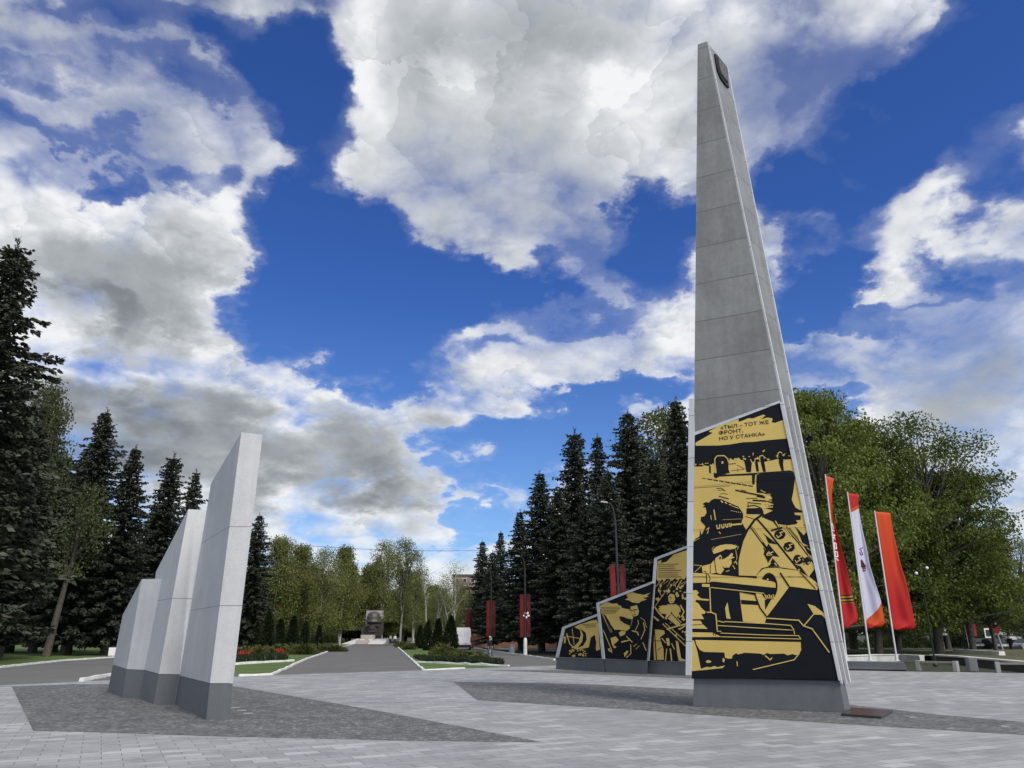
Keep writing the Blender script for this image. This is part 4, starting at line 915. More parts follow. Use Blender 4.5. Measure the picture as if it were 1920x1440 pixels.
right_spruces = [
 (1, (1012, 882), 90, 1.0, 'dark spruce at the outer end of the right row, stepped below its neighbour'),
 (0, (1077, 802), 88, .95, 'dark spruce with a sharp top, left of the twin pointed tops in the right row'),
 (3, (1120, 812), 96, .72, 'slender dark spruce between two broader ones in the right row'),
 (2, (1175, 768), 80, .92, 'dark spruce with a crooked narrow top, left of the pale broadleaf crown'),
 (1, (1266, 744), 78, .85, 'tallest dark spruce of the right row, beside the obelisk'),
 (2, (905, 1012), 128, .85, 'small spruce at the far end of the right row, nearest the brick building'),
 (3, (939, 994), 122, .8, 'small spruce with a thin top, second from the far end of the row'),
 (0, (924, 1030), 112, .9, 'bushy low spruce at the far end of the row, behind a red banner post'),
 (1, (975, 955), 98, .95, 'dark spruce sloping down to the far end of the right row'),
 (3, (1045, 915), 84, 1.05, 'broad low spruce behind the red banner post with a star'),
 (0, (1225, 850), 76, 1.1, 'broad dark spruce behind the tall mural slab, lower than the tallest'),
 (1, (1140, 880), 74, 1.1, 'broad dark spruce behind the lamp with two red flags'),
 (2, (1095, 940), 74, 1.1, 'low dark spruce behind the smallest mural slab'),
 (3, (1320, 830), 72, 1.1, 'dark spruce hidden for the most part behind the obelisk'),
 (0, (1190, 960), 88, 1.2, 'low dark spruce in the second row of the right row'),
]
for k, top, Y, w, lab in right_spruces: spruce(k, top, Y, w, lab, GR)

# broadleaf trees
HL = 18.0
lindens = Stand([clump_tree('linden', 21, HL, 6.2, 2.6, LEAF_LINDEN, BARK, 190, 230, (.17, .32), .34, round_crown),
                 clump_tree('linden', 22, HL, 6.4, 2.8, LEAF_LINDEN, BARK, 170, 170, (.15, .28), .30, round_crown, stems=2, cr=.75),
                 clump_tree('linden', 23, HL, 6.0, 2.4, LEAF_LINDEN, BARK, 120, 90, (.15, .27), .30, round_crown, stems=2, cr=.8),
                 clump_tree('linden', 24, HL, 6.4, 5.0, LEAF_LINDEN, BARK, 165, 200, (.18, .34), .32, round_crown)])
def linden(k, top, Y, wid, label, group='lindens behind the flags'):
    t = at(top[0], top[1], Y); s = t.z / HL
    return lindens.put(k, (t.x, Y, -.05), (top[0] * .37) % 6.28, (s * wid, s * wid, s), label, group)
linden(0, (1512, 742), 58, .80, 'tall bright green linden showing beside the right edge of the obelisk')
linden(0, (1588, 800), 64, .80, 'linden filling the gap behind the two left flags')
linden(1, (1690, 792), 65, 1.02, 'wide airy linden with boughs showing in its top, behind the red flag')
linden(3, (1765, 880), 66, .90, 'linden behind the thin dark lamp post with globes')
linden(3, (1825, 985), 68, .85, 'low round linden sloping down towards the street on the right')
linden(2, (1905, 1015), 84, .85, 'sparse linden at the right edge of the photo with sky showing through')
linden(2, (1985, 1030), 92, 1.0, 'linden cut by the right edge of the photo, beyond the sparse one')
linden(0, (1640, 930), 80, 1.2, 'shaded linden in the second row behind the flags')
linden(3, (1740, 980), 86, 1.2, 'shaded linden in the second row behind the globe lamp')
linden(3, (1870, 1080), 110, 1.3, 'distant linden across the street, right of the globe lamp')
linden(1, (1560, 900), 92, 1.2, 'shaded linden in the second row beside the obelisk')
pale = Stand([clump_tree('poplar', 31, 20.0, 4.4, 7.0, LEAF_PALE, BARK, 130, 90, (.2, .36), .26, round_crown)])
t = at(1236, 775, 104); pale.put(0, (t.x, t.y, 0), .4, (t.z / 20,) * 3, 'pale green broadleaf tree peeping out between the two tallest right spruces', None)
weep = clump_tree('weeping_birch', 41, 26.0, 3.0, 7.0, LEAF_WEEP, BARK, 95, 150, (.16, .32), .26, column_crown, cr=.7, hang=.85)
t = at(98, 716, 70); weep.location = (t.x, 70, -.05); weep.scale = (t.z / 26,) * 3
tag(weep, 'tall weeping green tree among the dark spruces near the left edge', 'tree')
lean = clump_tree('leaning_tree', 43, 15.0, 2.2, 7.5, LEAF_WEEP, BARK, 26, 130, (.16, .30), .30, round_crown, cr=.7, hang=.5, lean=(.10, 0))
lean.location = gnd(86, 1231); tag(lean, 'thin tree with a bare leaning trunk by the left lawn kerb', 'tree')
HB = 17.0
birches = Stand([clump_tree('birch', 51, HB, 3.3, 3.0, LEAF_BIRCH, BIRCH_BARK, 110, 170, (.18, .34), .15, column_crown, cr=.85, shell=.55, hang=.7, stems=2, boughs=.5),
                 clump_tree('birch', 52, HB, 3.3, 4.0, LEAF_BIRCH, BIRCH_BARK, 100, 95, (.16, .30), .17, column_crown, cr=.85, shell=.55, hang=.6, stems=2, boughs=.8),
                 make_broadleaf('birch', 53, HB, 3.0, LEAF_BIRCH, BIRCH_BARK, per=2, size=(.14, .24), clear=.35, nlimb=10, trunk_r=.17, upright=.85, stems=2, hang=.1)])
def birch(k, top, Y, wid, label, group='birches around the far memorial'):
    t = at(top[0], top[1], Y); s = t.z / (HB * .97)
    return birches.put(k, (t.x, Y, -.05), (top[0] * .53) % 6.28, (s * wid, s * wid, s), label, group)
for k, top, Y, w, lab in [
 (0, (528, 1016), 128, 1.15, 'leafy birch nearest the stele, beside the street lamp'),
 (0, (566, 1030), 134, 1.1, 'leafy birch second from the stele'),
 (1, (612, 1036), 128, 1.1, 'birch with a split white trunk, left of the memorial'),
 (0, (648, 1032), 140, 1.0, 'leafy birch ending the green clump left of the memorial'),
 (1, (722, 1022), 184, 1.0, 'tall birch with a white trunk right behind the memorial'),
 (1, (758, 1018), 140, 1.0, 'tall birch with a bent white trunk, right of the memorial'),
 (2, (800, 1030), 132, 1.0, 'nearly bare birch between the bent birch and the forked one'),
 (2, (845, 1048), 124, 1.0, 'bare forked white birch beside the white van'),
 (1, (780, 1075), 160, 1.2, 'leafy birch in the second row, right of the memorial'),
 (0, (695, 1065), 185, 1.3, 'green birch far behind the memorial, in the gap of the wood'),
 (1, (830, 1110), 165, 1.4, 'low green birch behind the forked white birch'),
 (0, (590, 1070), 165, 1.3, 'green birch in the second row, left of the memorial'),
 (1, (868, 1098), 178, 1.2, 'airy birch in front of the brick building'),
 (0, (540, 1080), 160, 1.3, 'green birch in the second row behind the street lamp'),
 (0, (745, 1110), 190, 1.5, 'low green birch behind the bent birch'),
 (0, (640, 1100), 190, 1.5, 'low green birch in the back row, left of the memorial'),
]: birch(k, top, Y, w, lab)
# the dark back of the park: far trees that close the view
rr = random.Random(77)
for i in range(26):
    x = -150 + i * 12.5 + rr.uniform(-3, 3); Y = rr.uniform(205, 260)
    if i % 2: lindens.put(i // 2 % 2, (x, Y, -.05), rr.uniform(0, 6), (1.1, 1.1, rr.uniform(.62, .85)), 'far broadleaf tree in the park behind the memorial', 'far trees closing the park')
    else: spruces.put(i // 2 % 4, (x, Y, -.05), rr.uniform(0, 6), (.85, .85, rr.uniform(.5, .66)), 'far dark spruce in the park behind the memorial', 'far trees closing the park')
for i in range(22):
    x = -82 + i * 4.4 + rr.uniform(-1.2, 1.2); Y = rr.uniform(184, 204)
    if i % 3: birches.put(i % 2, (x, Y, -.05), rr.uniform(0, 6), (1.5, 1.5, rr.uniform(.62, .85)), 'low broadleaf tree in the far wood behind the memorial', 'far wood behind the memorial')
    else: lindens.put(i % 2, (x, Y, -.05), rr.uniform(0, 6), (1.0, 1.0, rr.uniform(.5, .68)), 'low broadleaf tree in the far wood behind the memorial', 'far wood behind the memorial')
for i in range(12):
    x = -78 + i * 4.6 + rr.uniform(-1.2, 1.2); Y = rr.uniform(112, 150)
    if -45 < x: Y += 70
    spruces.put(i % 4, (x, Y, -.05), rr.uniform(0, 6), (.95, .95, rr.uniform(.62, .85)), 'shaded spruce deep in the stand behind the left lawn', 'deep spruces on the left')
for i in range(9):
    x = 10 + i * 6.0 + rr.uniform(-1.5, 1.5); Y = rr.uniform(118, 150)
    spruces.put((i + 1) % 4, (x, Y, -.05), rr.uniform(0, 6), (1, 1, rr.uniform(.55, .75)), 'shaded spruce deep behind the right row', 'deep spruces on the right')
for i in range(8):
    x = 48 + i * 9.0 + rr.uniform(-2, 2); Y = rr.uniform(135, 170)
    lindens.put(i % 2, (x, Y, -.05), rr.uniform(0, 6), (1.2, 1.2, rr.uniform(.6, .8)), 'far linden across the street on the right', 'far trees across the street')

# ------------------------------------------------------------------ thujas and junipers in the beds
def make_cone(name, seed, H, R, leaf, n=2600):
    rng = np.random.default_rng(seed); z = rng.random(n) ** 1.25; r = R * (1 - z) ** .6 * np.minimum(1, .55 + 3 * z) * rng.uniform(.55, 1.05, n); a = rng.random(n) * 6.283
    P = np.stack([r * np.cos(a), r * np.sin(a), z * H * .97], 1); D = unit(np.stack([np.cos(a) * .6, np.sin(a) * .6, rng.uniform(.5, 1.3, n)], 1) + rng.normal(0, .2, (n, 3)))
    V, F = blades(P, D, rng.uniform(.22, .5, n), rng.uniform(.05, .10, n), rng)
    root = thing(name, 'x', 'shrub'); mb = MB(); mb.tube([(0, 0, -.1), (0, 0, H * .8)], [.07, .02], 5); mb.build('trunk', BARK, root); np_mesh('crown', V, F, leaf, root); return root
def make_mound(name, seed, R, H, leaf, n=1500):
    rng = np.random.default_rng(seed); a = rng.random(n) * 6.283; r = R * np.sqrt(rng.random(n)); lump = .75 + .25 * np.sin(a * 3 + seed) * np.cos(r * 4)
    P = np.stack([r * np.cos(a), r * np.sin(a), H * lump * (1 - (r / R) ** 2) * rng.uniform(.3, 1, n)], 1)
    D = unit(np.stack([np.cos(a) * .9, np.sin(a) * .9, rng.uniform(.2, 1.1, n)], 1) + rng.normal(0, .35, (n, 3)))
    V, F = blades(P, D, rng.uniform(.2, .5, n), rng.uniform(.03, .07, n), rng)
    root = thing(name, 'x', 'shrub'); np_mesh('foliage', V, F, leaf, root); return root
thujas = Stand([make_cone('thuja', 61, 5.0, .95, LEAF_THUJA), make_cone('thuja', 62, 5.0, 1.05, LEAF_THUJA)])
for i, (px, top, Y) in enumerate([(506, 1147, 92), (528, 1160, 104), (552, 1155, 98), (574, 1165, 112), (600, 1172, 118), (803, 1165, 100), (822, 1160, 96), (846, 1155, 90), (788, 1172, 112), (484, 1165, 98)]):
    t = at(px, top, Y); s = t.z / 5.0
    thujas.put(i % 2, (t.x, Y, -.03), i * 1.3, (s * 1.15, s * 1.15, s), ['dark thuja column beside the street lamp, nearest the stele', 'dark thuja column, second from the street lamp', 'dark thuja column in the middle of the left bed', 'dark thuja column, fourth along the left bed', 'smallest thuja column of the left bed, toward the memorial', 'dark thuja column, middle one of the right bed', 'dark thuja column left of the one nearest the van', 'dark thuja column nearest the white van', 'smallest thuja column of the right bed, toward the memorial', 'dark thuja column half hidden by the stele'][i], 'thujas in the flower beds')
junip = Stand([make_mound('juniper', 71, 1.5, 1.1, LEAF_BUSH), make_mound('juniper', 72, 1.7, 1.0, LEAF_BUSH), make_mound('juniper', 73, 1.3, 1.3, LEAF_BUSH)])
rj = random.Random(9)
for i in range(26):
    px = 448 + i * 7.2 + rj.uniform(-3, 3); yy = 1233 - (i / 26) * 12 + rj.uniform(-8, 3) * (1 - i / 40)
    p = gnd(px, yy); s = rj.uniform(.6, .95)
    junip.put(i % 3, (p.x, p.y, -.02), rj.uniform(0, 6), (s, s, s), 'olive juniper mound in the bed left of the path', 'junipers in the left bed')
for i in range(30):
    f_ = rj.random(); px = 752 + f_ * 150 + rj.uniform(-3, 3); yy = 1213 + f_ * 22 + rj.uniform(-4, 6)
    if px > 925: continue
    p = gnd(px, yy); s = rj.uniform(.55, .9) * (.62 if px > 835 else 1)
    junip.put(i % 3, (p.x, p.y, -.02), rj.uniform(0, 6), (s, s, s), 'olive juniper mound in the bed right of the path', 'junipers in the right bed')
bushes = Stand([make_mound('bush', 81, 4.0, 4.2, LEAF_BUSHY, 5200), make_mound('bush', 82, 4.6, 3.6, LEAF_BUSHY, 5200)])
for i in range(16):
    p_ = Vector((26 + i * 4.8 + rj.uniform(-1, 1), 122 + rj.uniform(-6, 8), -.05)); s = rj.uniform(.8, 1.15)
    bushes.put(i % 2, p_, rj.uniform(0, 6), (s, s, s), 'dark bush seen low between the linden trunks', 'bushes beyond the lindens')
for i in range(14):
    p_ = Vector((-88 + i * 3.6 + rj.uniform(-1, 1), 150 + rj.uniform(-6, 8) + (0 if i < 9 else 30), -.05)); s = rj.uniform(.8, 1.15)
    bushes.put(i % 2, p_, rj.uniform(0, 6), (s, s, s), 'dark bush deep under the spruces on the left', 'bushes under the left spruces')
def scatter_stuff(name, quad, n, hgt, mat, seed, wid=.03):
    rng = np.random.default_rng(seed); a, b_, c, d_ = [np.array(q) for q in quad]; u = rng.random((n, 1)); v = rng.random((n, 1))
    P = (a * (1 - u) + b_ * u) * (1 - v) + (d_ * (1 - u) + c * u) * v; D = unit(np.stack([rng.normal(0, .3, n), rng.normal(0, .3, n), np.ones(n)], 1))
    V, F = blades(P, D, rng.uniform(.5, 1.1, n) * hgt, np.full(n, wid), rng)
    o = np_mesh(name, V, F, mat); o['kind'] = 'stuff'; return o
scatter_stuff('border_plants', (gnd(790, 1240), gnd(945, 1247), gnd(938, 1241), gnd(775, 1233)), 5200, .36, LEAF_THUJA, 5, .04)
scatter_stuff('border_plants', (gnd(440, 1243), gnd(540, 1237), gnd(530, 1231), gnd(440, 1236)), 2600, .45, LEAF_THUJA, 6, .05)
scatter_stuff('tulips', (gnd(446, 1232.5), gnd(532, 1229.5), gnd(528, 1226.5), gnd(446, 1228.5)), 1700, .6, plain('tulip_red', (.32, .035, .015), .6, .6), 7, .05)
# ================================================================== flags on tall poles over a granite block
def uv_mat(name, build):
    m, nt, bs = newmat(name); tc = nt.nodes.new('ShaderNodeTexCoord'); sp = nd(nt, 'ShaderNodeSeparateXYZ'); lk(nt, tc.outputs['UV'], sp.inputs[0])
    c = build(nt, sp.outputs[0], sp.outputs[1]); lk(nt, c, bs.inputs['Base Color']); bs.inputs['Roughness'].default_value = .65; bs.inputs['Specular IOR Level'].default_value = .3
    t = nd(nt, 'ShaderNodeBsdfTranslucent'); lk(nt, c, t.inputs[0]); mx = nd(nt, 'ShaderNodeMixShader'); mx.inputs[0].default_value = .25
    lk(nt, bs.outputs[0], mx.inputs[1]); lk(nt, t.outputs[0], mx.inputs[2]); lk(nt, mx.outputs[0], nt.nodes['Material Output'].inputs[0]); return m
ORANGE = (.62, .085, .020); REDF = (.50, .022, .022)
def flag_ribbon(nt, u, v):
    c = ramp(nt, v, [(.10, ORANGE), (.42, REDF)])
    k = math_(nt, 'ADD', v, math_(nt, 'MULTIPLY', u, .05)); band = math_(nt, 'LESS_THAN', math_(nt, 'ABSOLUTE', math_(nt, 'SUBTRACT', k, .815)), .024)
    st = math_(nt, 'GREATER_THAN', math_(nt, 'FRACT', math_(nt, 'MULTIPLY', k, 52)), .5)
    return mixc(nt, band, c, mixc(nt, st, (.03, .02, .015), (.55, .27, .03)))
def flag_white(nt, u, v):
    w = (.62, .62, .74)
    top = math_(nt, 'LESS_THAN', math_(nt, 'ADD', v, math_(nt, 'MULTIPLY', u, .055)), .150); bot = math_(nt, 'GREATER_THAN', math_(nt, 'ADD', v, math_(nt, 'MULTIPLY', u, .21)), .955)
    edge = math_(nt, 'GREATER_THAN', math_(nt, 'ADD', v, math_(nt, 'MULTIPLY', u, .055)), .125)
    c = mixc(nt, top, w, mixc(nt, edge, REDF, ORANGE)); c2 = mixc(nt, math_(nt, 'GREATER_THAN', math_(nt, 'ADD', v, math_(nt, 'MULTIPLY', u, .03)), .965), ORANGE, REDF)
    return mixc(nt, bot, c, c2)
def flag_red(nt, u, v): return ramp(nt, v, [(.0, (.62, .080, .018)), (.30, (.58, .055, .016)), (.75, (.48, .016, .018))])
cf = crop(1530, 880, 4.645)
def flag(label, Y, base_px, pole_top, left, right, mat, marks=None):
    b = at(base_px[0], base_px[1], Y); tp = at(pole_top[0], pole_top[1], Y); zb = .47
    bx = Vector((b.x, Y, zb)); tpv = Vector((tp.x, Y, tp.z + .05))
    root = thing('flag', label, 'flag', bx, 0, 'flags on the granite block')
    mb = MB(); mb.tube([bx, tpv], [.05, .035], 8); mb.lathe([(.16, 0), (.16, .03), (.09, .05), (.06, .35)], bx, 10); mb.build('pole', plain('white_pole', (.62, .62, .62), .4, .05) if 'whitepole' not in MATS else MATS['whitepole'], root, world=True, smooth=False)
    L = [at(q[0], q[1], Y) for q in cf(left)]; R_ = [at(q[0], q[1], Y) for q in cf(right)]
    def samp(P, t):
        d = [0]
        for a, c in zip(P[:-1], P[1:]): d.append(d[-1] + (c - a).length)
        x = t * d[-1]
        for i in range(len(P) - 1):
            if x <= d[i + 1] or i == len(P) - 2: return P[i].lerp(P[i + 1], (x - d[i]) / max(1e-6, d[i + 1] - d[i]))
    nu, nv = 14, 44; vs = []; uv = []
    for j in range(nv + 1):
        v = j / nv; a = samp(L, v); c = samp(R_, v); a = bx.lerp(tpv, (a.z - bx.z) / (tpv.z - bx.z)) + Vector((.05, 0, 0))
        for i in range(nu + 1):
            u = i / nu; p = a.lerp(c, u); fold = math.sin(u * 5.2 + v * 7 + Y) * .10 * u + math.sin(u * 11 - v * 3.3) * .05 * u + math.sin(v * 3.2 + u * 2) * .22 * u
            vs.append(p + Vector((0, fold, -.05 * u * math.sin(v * 9)))); uv.append((u, v))
    fs = [(j * (nu + 1) + i, j * (nu + 1) + i + 1, (j + 1) * (nu + 1) + i + 1, (j + 1) * (nu + 1) + i) for j in range(nv) for i in range(nu)]
    me = bpy.data.meshes.new('cloth'); me.from_pydata(vs, [], fs); me.materials.append(mat); l = me.uv_layers.new(name='uv')
    for lp in me.loops: l.data[lp.index].uv = uv[lp.vertex_index]
    me.polygons.foreach_set('use_smooth', [True] * len(fs)); o = bpy.data.objects.new('cloth', me); COL.objects.link(o); o.parent = root; o.matrix_parent_inverse = parent_matrix(root).inverted()
    sm = o.modifiers.new('thickness', 'SOLIDIFY'); sm.thickness = .012; sm.offset = 0
    if marks: marks_on(o, root, marks, Y)
    return root
def marks_on(cloth, root, marks, Y):
    """printed signs: thin inlays that follow the cloth just in front of it"""
    bm = bmesh.new(); bm.from_mesh(cloth.data); from mathutils.bvhtree import BVHTree
    bvh = BVHTree.FromBMesh(bm); mb = MB()
    def on(q):
        d = ray(*q).normalized(); h = bvh.ray_cast(EYE, d); p = h[0] if h[0] else at(q[0], q[1], Y); return p - d * .035
    for pts, w, mi in marks:
        mb.mi = mi; P = [on(q) for q in cf(pts)]
        for a, c in zip(P[:-1], P[1:]):
            d = (c - a).normalized(); s = d.cross(Vector((0, 1, 0))).normalized() * w / 2
            mb.prism([a - s - d * w * .2, c - s + d * w * .2, c + s + d * w * .2, a + s - d * w * .2], (0, .006, 0))
    bm.free(); m = mb.build('printed_mark', [WHITE, DARKRED, plain('violet_print', (.16, .05, .22), .6, .1)], cloth, world=True)
MATS['whitepole'] = plain('white_pole', (.60, .60, .60), .4, .05)
blk = [gnd(1588, 1256.8), gnd(1701.5, 1258.8)]; bt = (blk[1] - blk[0]).normalized(); bn = Vector((bt.y, -bt.x, 0))
mb = MB(); c0 = blk[0] - bt * 3.5
mb.prism([c0 + Vector((0, 0, .06)), blk[1] + Vector((0, 0, .06)), blk[1] + Vector((-.12, 0, .46)), c0 + Vector((0, 0, .46))], -bn * .9)
mb2 = MB(); mb2.prism([c0 - bn * .06, blk[1] - bn * .06 - bt * .06, blk[1] - bn * .84 - bt * .06, c0 - bn * .84], (0, 0, .06))
bl = thing('flag_block', 'long grey granite block that carries the three flag poles', 'granite block', blk[0].lerp(blk[1], .5))
mb.build('block', PLINTH_GREY, bl, world=True, bevel=.015); mb2.build('foot', BLACK, bl, world=True)
YF = blk[0].y + .45
flag('orange to red flag with white lettering and a striped ribbon, nearest the obelisk', YF + .1, (1588, 1241), (1547.5, 891), [(82, 58), (110, 330), (160, 720), (190, 1020), (235, 1390)], [(165, 75), (150, 200), (155, 400), (200, 640), (240, 800), (270, 950), (310, 1130), (355, 1265), (350, 1330), (245, 1388)], uv_mat('flag_with_ribbon', flag_ribbon),
     [([(140, 470), (150, 520)], .05, 0), ([(150, 475), (158, 515)], .05, 0), ([(140, 530), (158, 535)], .06, 0), ([(146, 560), (166, 610)], .05, 0), ([(150, 600), (165, 570)], .05, 0), ([(158, 640), (175, 645), (180, 690), (163, 690), (158, 640)], .05, 0), ([(165, 715), (186, 720), (190, 760), (170, 760), (165, 715)], .05, 0), ([(175, 775), (195, 795)], .06, 0)])
flag('white flag with red corners and a small violet and red emblem, in the middle', YF + .02, (1632.5, 1241.5), (1589, 924), [(275, 207), (320, 560), (360, 820), (400, 1100), (445, 1382)], [(380, 213), (382, 310), (405, 480), (435, 650), (460, 850), (500, 1000), (545, 1130), (590, 1330), (575, 1360), (450, 1385)], uv_mat('white_flag', flag_white),
     [([(378, 695), (410, 680)], .05, 2), ([(380, 720), (395, 745), (410, 740), (390, 700)], .05, 2), ([(395, 790), (430, 845), (400, 850), (398, 795)], .09, 1), ([(400, 820), (425, 838)], .12, 1), ([(405, 865), (435, 860)], .06, 2), ([(408, 882), (432, 880)], .05, 1)])
flag('plain flag fading from orange to red, rightmost of the three tall ones', YF - .05, (1682.5, 1243), (1640, 959), [(520, 368), (565, 640), (600, 900), (640, 1180), (675, 1395)], [(660, 377), (675, 470), (715, 700), (740, 850), (775, 1000), (800, 1130), (855, 1370), (845, 1385), (690, 1397)], uv_mat('orange_red_flag', flag_red))

# ================================================================== lamp posts with red banners
MATS['post'] = plain('dull_grey_post', (.035, .037, .037), .6, .2)
def banner_post(H, emblem):
    root = thing('banner_post', 'x', 'lamp post')
    mb = MB(); mb.tube([(0, 0, 1.5), (0, 0, H * .55), (0, 0, H * .86), (-.06, 0, H * .93)], [.10, .085, .065, .055], 8); mb.build('pole', MATS['post'], root)
    mb = MB(); mb.lathe([(.17, -.05), (.17, 1.3), (.13, 1.5), (.10, 1.55)], (0, 0, 0), 10); mb.build('painted_base', WHITEWASH, root)
    arm = MB(); arm.tube([(-.06, 0, H * .93), (-.12, 0, H * .965), (-.28, 0, H * .993), (-.5, 0, H)], [.05, .045, .04, .035], 6); ao = arm.build('arm', MATS['post'], root)
    lh = MB(); lh.loft([(-.48, -.09, H - .04), (-.48, .09, H - .04), (-.95, .10, H + .02), (-.95, -.10, H + .02)], [(-.5, -.05, H + .05), (-.5, .05, H + .05), (-.9, .06, H + .10), (-.9, -.06, H + .10)]); lh.build('lamp_head', GREY_PAINT, ao)
    for sx in (-1, 1):
        f = MB(); f.tube([(0, 0, 5.45), (sx * .50, 0, 5.45)], .02, 5); f.tube([(0, 0, 1.62), (sx * .50, 0, 1.62)], .02, 5); f.tube([(sx * .50, 0, 1.62), (sx * .50, 0, 5.45)], .018, 5); fo = f.build('banner_frame', MATS['post'], root)
        c = MB(); k = 8
        P = [Vector((sx * (.14 + .32 * (i % 2)), .02 * math.sin(i), 1.66 + (5.41 - 1.66) * (i // 2) / k)) for i in range(2 * (k + 1))]
        for i in range(k): c.prism([P[2 * i], P[2 * i + 1], P[2 * i + 3], P[2 * i + 2]], (0, .015, 0))
        c.build('banner', RED if sx < 0 else DARKRED, fo)
    if emblem:
        e = MB()
        for j in range(5):
            a = j * 2 * math.pi / 5 + .3; e.prism([(.12 + .13 * math.cos(a), -.06, 3.6 + .13 * math.sin(a)), (.12 + .30 * math.cos(a + .35), -.06, 3.6 + .30 * math.sin(a + .35)), (.12 + .32 * math.cos(a + .62), -.06, 3.6 + .32 * math.sin(a + .62)), (.12 + .30 * math.cos(a + .9), -.06, 3.6 + .30 * math.sin(a + .9)), (.12 + .13 * math.cos(a + 1.25), -.06, 3.6 + .13 * math.sin(a + 1.25))], (0, .02, 0))
        e.build('star_emblem', WHITE, root)
    return root
MATS['post'] = plain('dull_grey_post', (.035, .037, .037), .6, .2)
GP = 'lamp posts with red banners'
bp = banner_post(9.0, True); bp.location = gnd(985, 1229); tag(bp, 'lamp post with dark red banners and a white star emblem', 'lamp post', GP)
bq = banner_post(9.0, False); q = gnd(920, 1222.5); bq.location = q; tag(bq, 'lamp post with dark red banners right above the walking person', 'lamp post', GP)
for px, Y, h, lab in ((1163, 50.5, 10.1, 'tall lamp post with four red banner strips, rising behind the mural slabs'), (879, 116, 8.6, 'farthest lamp post with red banners, behind the white van'), (461, 102, 9.0, 'lamp post with red banners half hidden behind the tall stele blade')):
    t = at(px, 1200, Y); dup(bq, (t.x, Y, 0), 0.12, (1, 1, h / 9.0), lab, GP)
# street lamp with an orange sign on the left
p = gnd(516, 1208); Hl = at(516, 1090, p.y).z
sl_ = thing('street_lamp', 'grey street lamp with a curved arm and a round orange sign, above the thujas', 'street lamp', p)
mb = MB(); mb.tube([(0, 0, 0), (0, 0, Hl * .8), (.1, 0, Hl * .93), (.5, 0, Hl * .985), (1.0, 0, Hl)], [.10, .07, .05, .045, .04], 8); mb.build('pole', STEEL, sl_)
mb = MB(); mb.loft([(.95, -.1, Hl - .06), (.95, .1, Hl - .06), (1.6, .12, Hl + .02), (1.6, -.12, Hl + .02)], [(.97, -.06, Hl + .05), (.97, .06, Hl + .05), (1.55, .08, Hl + .14), (1.55, -.08, Hl + .14)]); mb.build('lamp_head', WHITE, sl_)
zs = at(512, 1145, p.y).z; mb = MB(); mb.prism([(.85 * math.cos(i * math.pi / 7), -.14, zs + .85 * math.sin(i * math.pi / 7)) for i in range(14)], (0, .05, 0)); sg = mb.build('sign', plain('orange_red_sign', (.62, .09, .03), .5, .15), sl_)
mb = MB(); mb.prism([(.38 * math.cos(i * math.pi / 6), -.16, zs + .38 * math.sin(i * math.pi / 6)) for i in range(12)], (0, .018, 0)); mb.build('pale_disc', plain('faded_pink', (.6, .35, .28), .6, .1), sg)
# dark lamp post with two white globes
b = at(1753, 1240, 50); b.z = 0; tp = at(1735, 1055, b.y)
gl = thing('globe_lamp', 'thin dark green lamp post with two small white globes, in front of the linden trunks', 'street lamp', b)
dk = plain('dark_green_post', (.018, .03, .024), .5, .2)
mb = MB(); mb.tube([(0, 0, 0), (0, 0, .9), (0, 0, tp.z)], [.085, .05, .035], 8); mb.lathe([(.14, 0), (.14, .12), (.09, .2)], (0, 0, 0), 10); mb.build('pole', dk, gl)
for px, py in ((1718, 1075), (1738, 1065)):
    g_ = at(px, py, b.y) - b; mb = MB(); mb.tube([(0, 0, tp.z - .35), (g_.x * .6, 0, tp.z - .25), (g_.x, 0, g_.z - .08)], .018, 5); a_ = mb.build('arm', dk, gl)
    mb = MB(); mb.lathe([(.02, g_.z - .10), (.07, g_.z - .07), (.10, g_.z), (.08, g_.z + .06), (.02, g_.z + .10)], (g_.x, 0, 0), 12); mb.build('globe', WHITE, a_, smooth=True)
# overhead cable
c0, c1 = at(470, 1015, 99), at(915, 1032, 126)
mb = MB(); mb.tube([c0.lerp(c1, i / 12) - Vector((0, 0, .5 * math.sin(math.pi * i / 12))) for i in range(13)], .028, 5); tag(mb.build('overhead_cable', BLACK), 'thin dark cable strung across the sky above the path', 'cable')

# ================================================================== seats, low walls and raised lawn on the right
def bench(lab, p0, p1, seat_z=.5):
    p0, p1 = Vector(p0), Vector(p1); t = (p1 - p0).normalized(); n = Vector((t.y, -t.x, 0)); ln = (p1 - p0).length
    root = thing('bench', lab, 'bench', p0.lerp(p1, .5), 0, 'benches at the edge of the plaza')
    for s in (0, 1):
        c = p0 if s == 0 else p1; mb = MB(); mb.prism([c - t * .10 - n * .24, c + t * .10 - n * .24, c + t * .10 + n * .24, c - t * .10 + n * .24], (0, 0, seat_z + .03)); mb.build('leg', CONCRETE, root, world=True, bevel=.01)
    for j in range(3):
        a = p0 + t * .10 + n * (-.2 + j * .15); mb = MB(); mb.prism([a + Vector((0, 0, seat_z - .09)), a + t * (ln - .2) + Vector((0, 0, seat_z - .09)), a + t * (ln - .2) + n * .11 + Vector((0, 0, seat_z - .09)), a + n * .11 + Vector((0, 0, seat_z - .09))], (0, 0, .09)); mb.build('seat_plank', WOOD, root, world=True)
    return root
b0, b1 = gnd(1724.5, 1257.5), gnd(1794, 1259.5)
bench('wooden bench on two concrete legs, beside the granite flag block', b0, b1)
b2 = gnd(1872.5, 1261.5); bench('bench with a concrete leg, cut by the right edge of the photo', b2, b2 + Vector((2.6, -1.2, 0)))
pb = [gnd(1820, 1259.5), gnd(1836, 1260)]; t_ = (pb[1] - pb[0]).normalized()
